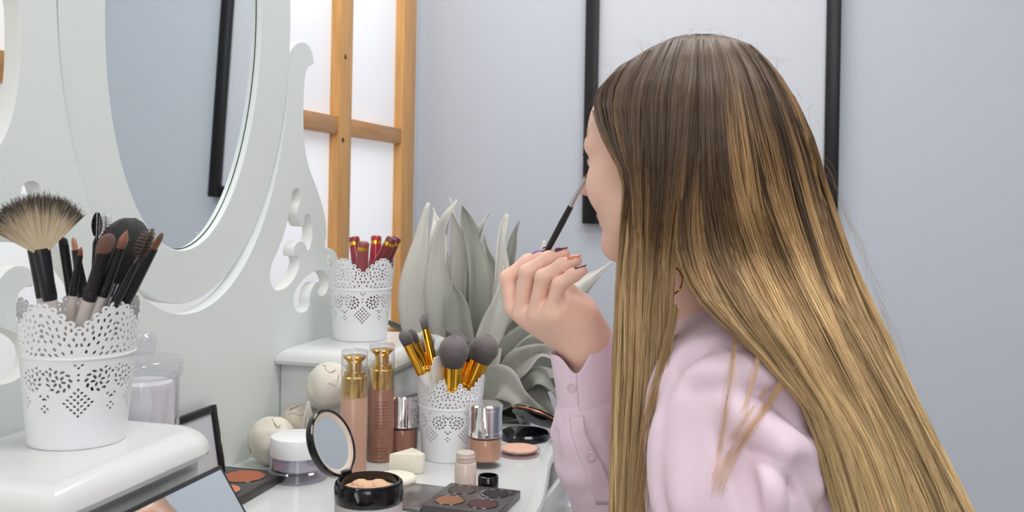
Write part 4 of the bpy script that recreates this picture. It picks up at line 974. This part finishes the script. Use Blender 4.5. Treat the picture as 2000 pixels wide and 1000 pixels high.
ha.cone(J(1130,606,1.07), J(1106,574,1.064), 0.0185, 0.0140, 0.012)
ha.cone(J(1040,588,1.076), J(1088,580,1.058), 0.010, 0.011, 0.008)
ha.chain(thu, [0.0165, 0.0112, 0.0102, 0.0075], 0.008)
base = ha.d.copy()
fing = np.full_like(ha.d, 1.0)
for ch, sc in ((ind, 0.95), (mid, 1.0), (rin, 0.97), (pin, 0.88)):
    tmp = Field.__new__(Field); tmp.lo, tmp.h, tmp.n, tmp.ax = ha.lo, ha.h, ha.n, ha.ax; tmp.d = np.full_like(ha.d, 1.0)
    tmp.chain(ch, [r*sc for r in fr_], 0.0045)
    hh = np.maximum(0.0008-np.abs(fing-tmp.d), 0)/0.0008; fing = np.minimum(fing, tmp.d)-hh*hh*0.0008*0.25   # fingers stay apart
hh = np.maximum(0.005-np.abs(base-fing), 0)/0.005; ha.d = np.minimum(base, fing)-hh*hh*0.005*0.25
ha.cone(W2, W2+(ER-W2)*0.12, 0.0220, 0.0225, 0.014); ha.cone(W2+(ER-W2)*0.12, J(1144,806,1.068), 0.0225, 0.0235, 0.01); ha.cone(J(1144,806,1.068), W2+(ER-W2)*0.72, 0.0235, 0.034, 0.01)
take(ha, 1)

# trunk, upper arms, left forearm and hand, legs (under the clothes)
KN = [np.array([-0.27, 0.90, 0.50]), np.array([-0.27, 1.09, 0.50])]
AN = [np.array([-0.20, 0.90, 0.07]), np.array([-0.20, 1.09, 0.07])]
HL = np.array([-0.10, 0.885, 0.585])
CH = at(1475, 850, 1.035)
bd = Field(np.array([-0.42, 0.62, -0.02]), np.array([0.48, 1.42, 1.02]), 0.006)
bd.cone(NB+[0.01, 0, -0.05], CH, 0.085, 0.10, 0.03); bd.cone(CH, PV+[0, 0, 0.1], 0.10, 0.10, 0.03); bd.cone(PV+[0, -0.06, 0.02], PV+[0, 0.06, 0.02], 0.10, 0.10, 0.03)
bd.cone(NB+[0, 0, -0.06], SL, 0.05, 0.048, 0.03); bd.cone(NB+[0, 0, -0.06], SR, 0.05, 0.048, 0.03)
bd.cone(SL, EL, 0.046, 0.038, 0.02); bd.cone(SR, ER, 0.046, 0.038, 0.02); bd.cone(EL, HL, 0.037, 0.026, 0.02); bd.cone(ER, ER+(W2-ER)*0.5, 0.037, 0.032, 0.02)
for k in range(4): bd.cone(HL, HL+[-0.085-0.006*min(k, 3-k)*2, -0.03+0.02*k, -0.022], 0.022, 0.008, 0.006)
bd.cone(HL, HL+[-0.05, 0.05, -0.01], 0.02, 0.009, 0.006)
for i, s in ((0, -1), (1, 1)):
    bd.cone(PV+[0, s*0.08, 0], KN[i], 0.085, 0.06, 0.03); bd.cone(KN[i], AN[i], 0.056, 0.036, 0.02); bd.cone(AN[i]+[0, 0, -0.035], AN[i]+[-0.15, 0, -0.045], 0.035, 0.025, 0.02)
take(bd, 2)
person = fast_mesh('person', np.vstack(parts_v)-PO, np.vstack(parts_f), M['skin'])
person.location = PO
tag(person, 'seated woman in a pink shirt with long ombre hair, raising a brush to her eye', 'person')
def pchild(name, V, F_, m, smooth=180, label=None, cols=None, parent=None):
    o = fast_mesh(name, np.asarray(V)-PO, F_, m, person, cols, smooth)
    if label: o['label'] = label
    return o

# trousers
tr = Field(np.array([-0.42, 0.70, 0.02]), np.array([0.40, 1.28, 0.72]), 0.006)
tr.cone(PV+[0, -0.06, 0.03], PV+[0, 0.06, 0.03], 0.115, 0.115, 0.03)
for i, s in ((0, -1), (1, 1)):
    tr.cone(PV+[0, s*0.08, 0], KN[i], 0.097, 0.072, 0.03); tr.cone(KN[i], AN[i]+[0, 0, 0.03], 0.070, 0.052, 0.02)
V, Q = tr.mesh(); pchild('trousers', relax(V, Q), Q, M['denim'])

# shirt
sh = Field(np.array([-0.30, 0.58, 0.60]), np.array([0.46, 1.45, 1.03]), 0.0033)
sh.cone(NB+[0.015, 0, -0.045], CH, 0.085, 0.118, 0.04); sh.cone(CH, PV+[0.0, 0, 0.12], 0.118, 0.125, 0.04)
sh.cone(NB+[0.0, 0, -0.052], SR, 0.056, 0.058, 0.04); sh.cone(SR, ER, 0.058, 0.056, 0.03)
ML = at(1420, 950, 0.866)
sh.cone(at(1440, 700, 0.955), at(1428, 772, 0.900), 0.054, 0.060, 0.06); sh.cone(at(1428, 772, 0.900), SL, 0.060, 0.0645, 0.04)
sh.cone(SL, ML, 0.0645, 0.066, 0.03); sh.cone(ML, EL, 0.066, 0.060, 0.03); sh.cone(EL, HL+(EL-HL)*0.15, 0.060, 0.042, 0.02)
sh.cone(at(1500, 790, 0.925), at(1540, 900, 0.90), 0.062, 0.062, 0.05)      # cloth over the shoulder blade
sl_pts = [J(1143,800,1.064), J(1141,850,1.066), J(1152,905,1.072), J(1190,965,1.085), J(1235,1030,1.105)]
sh.chain(sl_pts+[ER], [0.0265, 0.031, 0.035, 0.040, 0.045, 0.056], 0.012)
def surf(px, py, lo=0.70, hi=1.25, F_=None):
    F_ = F_ or sh; dd = np.arange(lo, hi, 0.0015); P = CAM+ray(px, py)[None]*dd[:, None]
    i = np.round((P-F_.lo)/F_.h).astype(int); ok = np.all((i >= 0) & (i < F_.n), axis=1); i = np.clip(i, 0, F_.n-1)
    v = np.where(ok, F_.d[i[:, 0], i[:, 1], i[:, 2]], 1); k = np.argmax(v < 0)
    return dd[k] if v[k] < 0 else None
def on_shirt(pts, off):
    out = []; last = 0.85
    for x, y in pts: s_ = surf(x, y); last = s_ or last; out.append((x, y, last+off))
    return out
def fold(pts, r, k=0.016, off=None, sub=False):
    P = spline([at(*p) for p in on_shirt(pts, (-r*0.15 if not sub else -r*0.25) if off is None else off)], 11)
    for i in range(10):
        u0, u1 = max(0.2, sin(pi*(i+0.4)/10.8)), max(0.2, sin(pi*(i+1.4)/10.8)); sh.cone(P[i], P[i+1], r*u0, r*u1, k, sub)
crease = lambda pts, r, k=0.012: fold(pts, r, k, None, True)
FOLDS = [([(1452,835),(1490,875),(1530,915),(1560,960)], 0.0115, 1), ([(1420,790),(1480,838),(1545,868),(1612,892)], 0.0095, 0),
         ([(1300,800),(1292,860),(1290,930),(1292,1010)], 0.005, 0), ([(1312,800),(1308,870),(1306,940),(1308,1010)], 0.0045, 1),
         ([(1335,760),(1328,840),(1326,920),(1330,1010)], 0.006, 0), ([(1530,880),(1560,920),(1585,960),(1592,1010)], 0.006, 0),
         ([(1560,905),(1590,940),(1606,980),(1612,1015)], 0.0055, 1), ([(1440,735),(1490,750),(1540,790),(1570,840)], 0.006, 1),
         ([(1350,735),(1400,722),(1460,722),(1510,740)], 0.006, 0), ([(1480,900),(1500,950),(1512,1010)], 0.005, 0), ([(1400,840),(1440,900),(1462,960),(1470,1010)], 0.004, 1),
         ([(1385,665),(1355,690),(1335,715)], 0.003, 1)]
for pts, r, c in FOLDS: (crease if c else fold)(pts, r)
# right sleeve: covers the forearm, gathered into the cuff
sh.cone(J(1146,812,1.068), ER, 0.030, 0.054, 0.02)
def gather(F_, a, b, rmax, amp, n, seed):
    a, b = np.array(a), np.array(b); sl, g = F_.region(np.minimum(a, b)-rmax, np.maximum(a, b)+rmax)
    ax = b-a; L = np.linalg.norm(ax); ax /= L; e1 = RT-ax*(RT@ax); e1 /= np.linalg.norm(e1); e2 = np.cross(ax, e1)
    dot = lambda e: (g[0]-a[0])*e[0]+(g[1]-a[1])*e[1]+(g[2]-a[2])*e[2]
    t = np.clip(dot(ax)/L, -0.2, 1.2); ph = np.arctan2(dot(e2), dot(e1)); rr = np.sqrt(dot(e1)**2+dot(e2)**2)
    env = np.clip(t/0.06, 0, 1)*np.clip((1.05-t)/0.7, 0, 1)*np.clip((rmax-rr)/(0.3*rmax), 0, 1)
    w = np.sin(n*ph+2.2*t+seed)*0.6+np.sin((n*1.7)*ph-4.0*t+seed*2)*0.4*np.clip(1-t, 0, 1)+0.35*np.sin(26*t+2*np.sin(2*ph))*np.clip(t*2, 0, 1)
    F_.d[sl] += (-amp*env*w).astype(np.float32)
gather(sh, J(1143,806,1.064), J(1215,1010,1.095), 0.06, 0.0034, 6, 1.0)
V, Q = sh.mesh(); V = relax(V, Q, 2)
shirt = pchild('shirt', V, Q, M['shirt'], label='pink cotton long sleeved shirt')

# cuff of the right sleeve: an open, slightly flared band with a split
def ring_cloth(name, c0, c1, r0, r1, top, nphi=72, nt=12, thick=0.0014, a_split=None, gap=0.0, wob=0.0):
    c0, c1 = np.array(c0), np.array(c1); ax = c0-c1; L = np.linalg.norm(ax); ax /= L
    e1 = RT-ax*(RT@ax); e1 /= np.linalg.norm(e1); e2 = np.cross(ax, e1)
    if e2@FW < 0: e2 = -e2
    V = []; F_ = []
    for i in range(nphi+1):
        ph = (a_split or 0)+gap/2+(2*pi-gap)*i/nphi
        for j in range(nt+1):
            t = j/nt; hgt = top(ph)*t-0.0
            rr0 = r1[0]+(r0[0]-r1[0])*t; rr1 = r1[1]+(r0[1]-r1[1])*t
            ov = 0.0022*(1-i/nphi)-0.0011
            w = wob*sin(3*ph+4*t)+ov
            V.append(c1+ax*hgt+e1*(rr0+w)*cos(ph)+e2*(rr1+w)*sin(ph))
    for i in range(nphi):
        for j in range(nt): a = i*(nt+1)+j; F_.append((a, a+1, a+nt+2, a+nt+1))
    o = pchild(name, V, F_, M['shirt']); s = o.modifiers.new('thickness', 'SOLIDIFY'); s.thickness = thick; s.offset = 0
    return o, (c1, ax, e1, e2)
c1, c0 = J(1143,806,1.063), J(1134,668,1.063); Lc = np.linalg.norm(c0-c1)
def ctop(ph):
    # right side high, left a little lower, a notch toward the camera
    d = (ph-radians(-104)+pi) % (2*pi)-pi
    return Lc*(0.955+0.09*cos(ph))-0.024*math.exp(-(d/0.42)**2)
cuff, cf = ring_cloth('cuff', c0, c1, (0.0338, 0.0275), (0.0295, 0.026), ctop, a_split=radians(-104), gap=0.0, wob=0.0007)
cuff['label'] = 'buttoned shirt cuff at the raised wrist'
def button(px, py, d, nrm, r=0.0052, parent=cuff):
    o = MB().lathe([(r*0.9, 0), (r, 0.0006), (r, 0.0014), (r*0.8, 0.0019), (r*0.7, 0.0014), (0.0001, 0.0013)], 24, True, False).build('button', mat('pink_button', rgb(222, 196, 208), 0.25, coat=0.4), person if parent is None else parent)
    o.location = at(px, py, d)-PO; aim(o, nrm); return o
button(1117, 757, 1.0395, -FW*0.95-RT*0.3); button(1164, 744, 1.0405, -FW*0.95+RT*0.3)
# placket flap down the right sleeve
Lp, Rp = [(1112,812),(1117,850),(1130,890),(1146,930),(1164,985)], [(1139,812),(1145,850),(1165,885),(1187,930),(1203,985)]
Lq, Rq = spline([(x, y, 0) for x, y in Lp], 22), spline([(x, y, 0) for x, y in Rp], 22); V = []; F_ = []
for i in range(22):
    for j in range(8):
        p = Lq[i]*(1-j/7)+Rq[i]*(j/7); dd_ = surf(p[0], p[1], 0.95) or 1.035; V.append(at(p[0], p[1], dd_-0.0012-0.0022*(j/7)**3))
V = np.array(V).reshape(22, 8, 3)
for _ in range(3): V[1:-1] = V[1:-1]*0.5+0.25*(V[:-2]+V[2:]); V[:, 1:-1] = V[:, 1:-1]*0.5+0.25*(V[:, :-2]+V[:, 2:])
for i in range(21):
    for j in range(7): a = i*8+j; F_.append((a, a+1, a+9, a+8))
pk = pchild('sleeve_placket', V.reshape(-1, 3), F_, M['shirt']); s = pk.modifiers.new('thickness', 'SOLIDIFY'); s.thickness = 0.0016; s.offset = 0
button(1154, 891, (surf(1154, 891, 0.95) or 1.035)-0.0035, -FW*0.97-RT*0.1, parent=None)
# seam line at the cuff's lower edge
st = MB(); c1_, ax_, e1_, e2_ = cf
st.tube([c1_+ax_*0.002+(e1_*0.0292*cos(a)+e2_*0.0267*sin(a))-PO for a in np.linspace(0, 2*pi, 40)], 0.0011, 6, False); st.build('cuff_seam', M['shirt'], cuff)

# collar
nax = hp_(-0.022, 0, -0.045)-NB; nax /= np.linalg.norm(nax)
ce1 = hf-nax*(hf@nax); ce1 /= np.linalg.norm(ce1); ce2 = np.cross(nax, ce1)
V = []; F_ = []; prof = [(0.0640, -0.012), (0.0635, 0.010), (0.0645, 0.026), (0.0665, 0.0335), (0.0695, 0.0335), (0.0725, 0.026), (0.0765, 0.008), (0.0800, -0.010)]
NPH = 64
for i in range(NPH+1):
    ph = 0.35+(2*pi-0.7)*i/NPH; fl = 0.5*(1+cos(ph))
    for j, (r, z) in enumerate(prof):
        V.append(NB+nax*(z+0.004-(0.020*fl if j < 5 else 0.028*fl))+(ce1*cos(ph)+ce2*sin(ph))*(r+(0.004*fl)))
for i in range(NPH):
    for j in range(len(prof)-1): a = i*len(prof)+j; F_.append((a, a+1, a+len(prof)+1, a+len(prof)))
col_ = pchild('collar', V, F_, M['shirt'], label='folded shirt collar'); s = col_.modifiers.new('thickness', 'SOLIDIFY'); s.thickness = 0.0016

# fingernails
def nail(ch, rgbc, dors, r, L=0.0085, w=0.0048, name='fingernail'):
    d = ch[-1]-ch[-2]; d /= np.linalg.norm(d); dors = dors-d*(dors@d); dors /= np.linalg.norm(dors); sd = np.cross(d, dors)
    V = []; F_ = []; nu, nv = 9, 7; tip = ch[-1]
    for i in range(nu):
        u = i/(nu-1)
        for j in range(nv):
            v = (j-(nv-1)/2)/((nv-1)/2); wv = w*(1-0.35*max(0, (u-0.6)/0.4)**2)*(0.8+0.2*min(1, u*4))
            a = v*wv/r
            V.append(tip+d*(-0.0065+u*(L+0.0050)-0.0012*v*v)+(dors*cos(a)+sd*sin(a))*(r+0.0004-0.0030*u*u))
    for i in range(nu-1):
        for j in range(nv-1): a = i*nv+j; F_.append((a, a+1, a+nv+1, a+nv))
    o = pchild(name, V, F_, mat('nail_varnish', rgb(*rgbc), 0.12, coat=0.8, var=0.02)); s = o.modifiers.new('thickness', 'SOLIDIFY'); s.thickness = 0.0008; s.offset = 1
    return o
nail(mid, (98, 34, 62), UP*1.0-FW*0.35-RT*0.1, 0.0067)['label'] = 'dark plum fingernail'
nail(rin, (226, 128, 100), UP*1.0-FW*0.35-RT*0.05, 0.0065)['label'] = 'coral fingernail'
nail(pin, (96, 36, 60), UP*1.0-FW*0.15+RT*0.1, 0.0060, w=0.0040)['label'] = 'dark plum fingernail'
nail(ind, (128, 92, 168), UP*1.0-FW*0.1-RT*0.5, 0.0062, w=0.0034)['label'] = 'glittery violet fingernail'
nail(thu, (98, 34, 62), FW*1.0+UP*0.2, 0.0075)['label'] = 'dark plum fingernail'

# eyes, lashes, brows, lips
for s in (-1, 1):
    bm = bmesh.new(); bmesh.ops.create_uvsphere(bm, u_segments=20, v_segments=14, radius=0.0118); me = bpy.data.meshes.new('eye'); bm.to_mesh(me); bm.free()
    e = link_mesh('eye', me, mat('eye_white', rgb(236, 232, 228), 0.1, coat=0.5), person, 180); e.location = hp_(0.0818, s*0.031, -0.001)-PO
    iris = MB().lathe([(0.0055, 0), (0.0045, 0.0012), (0.0001, 0.0016)], 20, True, False).build('iris', mat('iris_brown', rgb(92, 70, 52), 0.1, coat=1), e); iris.location = Vector(hf*0.0108); aim(iris, hf)
    N = 40; u = np.linspace(-1, 1, N); tt = np.linspace(0, 1, 5)
    base_ = np.array([hp_(0.0905-0.006*a*a, s*(0.031+0.0125*a), 0.0035-0.004*a*a) for a in u])
    P = base_[:, None, :]+(hf*0.008+hu*0.002)[None, None]*tt[None, :, None]+hu[None, None]*(0.003*tt**2)[None, :, None]
    strands('eyelashes', P-PO, np.full((N, 5), 0.00025)*(1-0.7*tt), np.ones((N, 5, 1))*np.array(rgb(30, 24, 22)), M['attr'], person)['kind'] = 'stuff'
    N = 160; rg = np.random.default_rng(5); u = rg.uniform(-1, 1, N)
    base_ = np.array([hp_(0.0985-0.0105*(0.5+0.5*a)**2-0.004*(a+1)*0.5, s*(0.030+0.020*a), 0.024+0.004*(1-a*a)+0.003*rg.standard_normal()) for a in u])
    P = base_[:, None, :]+((hl_*s*0.006-hf*0.002+hu*0.001))[None, None]*tt[None, :, None]
    strands('eyebrow', P-PO, np.full((N, 5), 0.0003)*(1-0.7*tt), np.ones((N, 5, 1))*np.array(rgb(96, 74, 60)), M['attr'], person)['kind'] = 'stuff'

# hoop earring
ec = at(1309, 548, 0.925); t = [ec+(RT*0.012*cos(a)+UP*0.0135*sin(a)+FW*0.004*cos(a))-PO for a in np.linspace(0, 2*pi, 40)]
MB().tube(t, 0.0009, 8, False).build('hoop_earring', M['gold'], person)

# brush in her hand
tip = at(1150, 337, 0.995); gr = at(1069, 489, 1.066); d = (gr-tip)/np.linalg.norm(gr-tip); end = tip+d*0.158
Lb = 0.158; t = thing('eyeshadow_brush', 'thin black eyeshadow brush with a silver ferrule held up to the eye', 'brush', end); aim(t, -d)
MB().lathe([(0.0012, 0), (0.0024, 0.004), (0.0034, 0.05), (0.0036, 0.085), (0.0031, 0.112)], 20).build('handle', mat('black_wood_handle', rgb(34, 34, 37), 0.4, var=0.15, nscale=40, stretch=(6, 6, 0.4)), t)
fo = MB().lathe([(0.0033, 0.111), (0.0034, 0.1135), (0.0031, 0.1145), (0.0033, 0.116), (0.0030, 0.118), (0.0026, 0.135), (0.0024, 0.151)], 20).build('ferrule', M['steel'], t)
bump_marks('printed_text', 0.0031, 0.147, atan2(0, 1), [1]*12, INK, fo, gap=0.0022, char=0.0012, h=0.0012, seed=9)
V, F_, C = head_mesh(dome(0.0022, 0.0024, 0.0078, 'point'), (rgb(150, 100, 76), rgb(40, 28, 26)), 0.6)
colored('bristles', [(x, y, z+0.150) for x, y, z in V], F_, C, M['bris'], t)
# stool under her
t = thing('stool', 'white round stool the woman sits on', 'stool', (PV[0]+0.02, 0.98, 0))
MB().lathe([(0.16, 0.39), (0.17, 0.395), (0.17, 0.415), (0.16, 0.42)], 40).build('seat', M['lacq'], t)
for k in range(4):
    a = pi/4+k*pi/2; MB().tube([Vector((0.15*cos(a), 0.15*sin(a), 0)), Vector((0.11*cos(a), 0.11*sin(a), 0.392))], [0.013, 0.018], 12).build('leg', M['lacq'], t)
# ------------------------------------------------------------------ hair
NS = 25                                              # points per strand
DHC = 0.97
def hdepth(px, py):
    e = ((px-1372)/226.0)**2+((py-290)/234.0)**2
    return DHC-0.124*sqrt(1-e) if e < 1 else DHC
# guides: screen outline of each lock when seen from the photographer's spot, with its own distance for the falling part
GA = [  # curtain in front of the left shoulder, front to back
 ([(1178,168),(1160,205),(1180,272),(1216,345),(1218,430),(1210,560),(1204,720),(1200,860),(1196,1020)], 0.905),
 ([(1215,128),(1182,185),(1198,270),(1226,350),(1224,440),(1216,560),(1212,720),(1206,860),(1202,1020)], 0.893),
 ([(1262,98),(1222,180),(1228,280),(1240,370),(1238,460),(1230,570),(1226,720),(1220,860),(1216,1020)], 0.884),
 ([(1310,78),(1272,170),(1268,290),(1268,390),(1264,480),(1258,580),(1252,720),(1244,860),(1236,1020)], 0.878),
 ([(1338,72),(1312,165),(1308,290),(1302,400),(1298,490),(1292,580),(1284,700),(1270,850),(1256,1020)], 0.880),
 ([(1360,71),(1350,165),(1340,290),(1326,400),(1314,480),(1308,575),(1304,690),(1290,830),(1266,1020)], 0.890)]
GB = [  # the rest, swept behind the shoulder
 ([(1360,71),(1352,165),(1342,290),(1330,400),(1330,500),(1370,590),(1470,690),(1570,800),(1640,1020)], 0.800),
 ([(1375,71),(1378,165),(1376,290),(1378,400),(1398,500),(1448,600),(1530,710),(1608,830),(1668,1020)], 0.802),
 ([(1395,71),(1412,160),(1422,280),(1438,400),(1470,510),(1530,630),(1600,750),(1668,870),(1722,1020)], 0.812),
 ([(1418,74),(1450,155),(1474,270),(1502,400),(1546,520),(1606,640),(1674,770),(1734,890),(1784,1020)], 0.830),
 ([(1440,79),(1486,150),(1522,255),(1556,390),(1604,520),(1664,650),(1732,785),(1790,900),(1840,1020)], 0.855),
 ([(1458,85),(1514,152),(1558,250),(1594,375),(1642,520),(1706,660),(1772,795),(1828,905),(1882,1020)], 0.890),
 ([(1468,92),(1532,165),(1584,270),(1616,380),(1664,520),(1730,660),(1796,795),(1850,905),(1904,1020)], 0.925)]
def guide3(G):
    out = []
    for pts, dfall in G:
        P = []
        x, y = pts[0]; P.append(at(x+0.15*(1365-x), y+16, DHC+0.04))       # root, over the top of the head
        for i, (x, y) in enumerate(pts):
            dh = hdepth(x, y); w = min(1, max(0, (i-2.5)/3.0)); w = w*w*(3-2*w)
            P.append(at(x, y, dh*(1-w)+dfall*w))
        out.append(spline(P, NS))
    return np.array(out)                             # G,NS,3
A3, B3 = guide3(GA), guide3(GB)
BKF = B3.copy()                                      # far side: the back hair mirrored through the head's middle distance
dep = (BKF-CAM)@FW; uu_ = np.linspace(0, 1, NS); BKF = BKF+FW*(2*(DHC+0.005-dep)*(np.clip(1.0-uu_*0.55, 0, 1)*np.clip((uu_-0.08)*10, 0, 1))[None, :])[..., None]
def interp(G3, s):
    x = np.clip(s, 0, 1)*(len(G3)-1); i = np.minimum(x.astype(int), len(G3)-2); f = (x-i)[:, None, None]
    f = f  # linear between neighbouring guides
    return G3[i]*(1-f)+G3[i+1]*f
HB, HM, HT = np.array(rgb(106, 87, 71)), np.array(rgb(180, 142, 98)), np.array(rgb(226, 196, 146))
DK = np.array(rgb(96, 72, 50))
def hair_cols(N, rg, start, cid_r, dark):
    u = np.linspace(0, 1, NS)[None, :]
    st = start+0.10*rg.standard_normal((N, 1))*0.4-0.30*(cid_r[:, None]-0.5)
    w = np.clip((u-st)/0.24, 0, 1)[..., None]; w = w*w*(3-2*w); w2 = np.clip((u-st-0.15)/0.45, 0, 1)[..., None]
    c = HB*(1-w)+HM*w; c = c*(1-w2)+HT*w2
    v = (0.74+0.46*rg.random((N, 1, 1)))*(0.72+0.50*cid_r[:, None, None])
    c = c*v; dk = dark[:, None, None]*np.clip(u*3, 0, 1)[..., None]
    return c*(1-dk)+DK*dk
HVV, HVC, HVR = [], [], []
def lay(G3, N, nclump, seed, depth=0.016, start=0.18, spread=0.02, rad=0.00042, smin=0.0, smax=1.0, inward=1.0):
    rg = np.random.default_rng(seed); cs = smin+(smax-smin)*(np.arange(nclump)+rg.random(nclump))/nclump; cd = rg.random(nclump)
    k = rg.integers(0, nclump, N); cidr = rg.random(nclump)[k]
    off = rg.standard_normal(N)*spread; u = np.linspace(0, 1, NS)
    s0 = np.clip(cs[k]+off*1.3, 0, 1); P = interp(G3, s0); Pc = interp(G3, np.clip(cs[k]+off*0.25, 0, 1))
    tight = (np.clip((u-0.25)/0.5, 0, 1)*0.75)[None, :, None]*(0.6+0.4*rg.random(nclump)[k])[:, None, None]
    P = P*(1-tight)+Pc*tight
    dd = (cd[k]*0.55+0.45*rg.random(N))*depth                   # set back from the outer layer
    view = P-CAM; view /= np.linalg.norm(view, axis=2, keepdims=True)
    P = P+view*(dd[:, None]*(0.25+0.75*np.clip(u/0.3, 0, 1))[None, :])[..., None]*inward
    # gentle wave, per clump and per strand
    T = np.gradient(P, axis=1); T /= np.linalg.norm(T, axis=2, keepdims=True); W = np.cross(T, view); W /= np.linalg.norm(W, axis=2, keepdims=True)+1e-9
    ph = rg.random(nclump)[k]*6.28; ph2 = rg.random(N)*6.28
    amp = (0.0034*np.sin(u[None, :]*7+ph[:, None])+0.0011*np.sin(u[None, :]*15+ph2[:, None]))*np.clip(u*2.5, 0, 1)[None, :]
    P = P+W*amp[..., None]
    r = rad*(0.7+0.6*rg.random((N, 1)))*np.clip(1.15-0.35*u, 0, 2)[None, :]
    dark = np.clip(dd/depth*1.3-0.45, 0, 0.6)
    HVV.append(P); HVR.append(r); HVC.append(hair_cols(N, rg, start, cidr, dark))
lay(A3, 4400, 44, 1, depth=0.020, start=0.33, rad=0.00038)
lay(B3, 8600, 70, 2, depth=0.024, start=0.31, rad=0.00038)
C3 = np.array([A3[-2], B3[1]]); C3[1][13:] = C3[0][13:]*0.25+B3[0][13:]*0.75; C3 = C3+FW*0.022*np.clip(np.linspace(0, 3, NS), 0, 1)[None, :, None]; C3 = np.array([spline(g[:14], NS) for g in C3])
lay(C3, 1100, 14, 4, depth=0.02, start=0.75)
lay(BKF, 1600, 40, 3, depth=0.012, start=0.20, rad=0.0007, inward=-1.0)
P = np.vstack(HVV); R_ = np.vstack(HVR); C = np.vstack(HVC)
hair = strands('hair', P-PO, R_, C, M['hair'], person); hair['label'] = 'long straight ombre hair, brown at the crown and blonde below'; hair['kind'] = 'stuff'
# dense mass under the outer strands
def mass(G3, depth, start, n=40, sgn=1.0, seed=5):
    s = np.linspace(0, 1, n); P = interp(G3, s); view = P-CAM; view /= np.linalg.norm(view, axis=2, keepdims=True)
    u = np.linspace(0, 1, NS); P = P+view*(depth*np.clip(u/0.25, 0.15, 1))[None, :, None]*sgn
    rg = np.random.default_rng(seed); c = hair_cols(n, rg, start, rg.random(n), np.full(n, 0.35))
    k0 = 6 if sgn > 0 else 8; P = P[:, k0:]; c = c[:, k0:]; idx = np.arange(n*(NS-k0)).reshape(n, NS-k0); q = np.stack([idx[:-1, :-1], idx[1:, :-1], idx[1:, 1:], idx[:-1, 1:]], -1).reshape(-1, 4)
    return P.reshape(-1, 3), q, c.reshape(-1, 3)
for G3, dp, sg in ((A3, 0.021, 1.0), (B3, 0.026, 1.0), (BKF, 0.010, -1.0)):
    V, q, c = mass(G3, dp, 0.33, sgn=sg); o = pchild('hair_mass', V, q, M['hairb'], cols=c); s = o.modifiers.new('thickness', 'SOLIDIFY'); s.thickness = 0.006; s.offset = 0
# crown cap hides the scalp
cp = Field(HC+[-0.15]*3, HC+[0.15]*3, 0.004)
cp.ell(hp_(-0.008, 0, 0.027), (0.0985, 0.0775, 0.0875), HR, 0); cp.ell(hp_(0.075, 0, -0.04), (0.085, 0.12, 0.085), HR, 0.01, True)
cp.ell(hp_(0.04, 0, -0.13), (0.2, 0.2, 0.07), HR, 0.01, True)
V, Q = cp.mesh(); pchild('hair_cap', relax(V, Q), Q, M['hairb'], cols=np.tile(HB*0.8, (len(V), 1)))
# loose locks over the shoulder and flyaways
rg = np.random.default_rng(8); LK = []; LR = []; LC = []
def lock(pts, n, sp, r=0.0003, col=None, seed=0):
    if len(pts[0]) == 2: m_ = len(pts)-1; pts = [(x, y, d_-0.026*max(0, 1-3.0*i/m_)-0.0055) for i, (x, y, d_) in enumerate(on_shirt(pts, 0))]
    G = spline([at(*p) for p in pts], NS)
    for _ in range(n):
        a = rg.standard_normal(3)*sp; u = np.linspace(0, 1, NS)[:, None]
        LK.append(G+a*(0.6+u*0.7)+0.0008*np.sin(u*9+rg.random()*6)*rg.standard_normal(3)); LR.append(np.full(NS, r)*np.linspace(1, 0.5, NS)); LC.append(np.tile(np.array(col or rgb(206, 166, 112))*(0.85+0.3*rg.random()), (NS, 1)))
LOCKC = rgb(236, 200, 146)
lock([(1436,640),(1428,730),(1416,800),(1405,870),(1392,935)], 16, 0.0016, 0.00018, LOCKC)
lock([(1484,675),(1472,735),(1460,775),(1450,805)], 9, 0.0012, 0.00024, LOCKC)
lock([(1550,715),(1505,780),(1465,835),(1435,880),(1412,925),(1398,965)], 26, 0.0024, 0.00019, rgb(226, 186, 132))
lock([(1530,705),(1490,770),(1455,820),(1425,865)], 8, 0.0014, 0.00024, LOCKC)
lock([(1318,600,0.885),(1300,690,0.87),(1275,790,0.855),(1258,880,0.85),(1246,1000,0.85)], 60, 0.0032, 0.00034, rgb(180, 148, 102))
lock([(1330,655,0.88),(1318,650,0.90),(1305,660,0.92)], 5, 0.002, 0.0002, LOCKC)
for _ in range(46):
    th = rg.uniform(-2.9, -0.15); x, y = 1365+215*cos(th), 290+222*sin(th); l = rg.uniform(12, 40); q = rg.uniform(-1, 1)
    lock([(x+rg.uniform(-15, 15), y+12, 0.965), (x+l*cos(th+q)*0.5, y+l*sin(th+q)*0.5, 0.965), (x+l*cos(th+q*2), y+l*sin(th+q*2), 0.965)], 1, 0.001, 0.00011, rgb(130, 108, 86))
for _ in range(26):
    y = rg.uniform(330, 700); x = 1610+(y-330)*0.40; lock([(x-20, y-60, 0.92), (x+rg.uniform(0, 16), y, 0.92), (x+rg.uniform(10, 50), y+rg.uniform(40, 110), 0.92)], 1, 0.001, 0.00011, rgb(176, 150, 112))
o = strands('loose_hair', np.array(LK)-PO, np.array(LR), np.array(LC), M['hair'], person); o['kind'] = 'stuff'
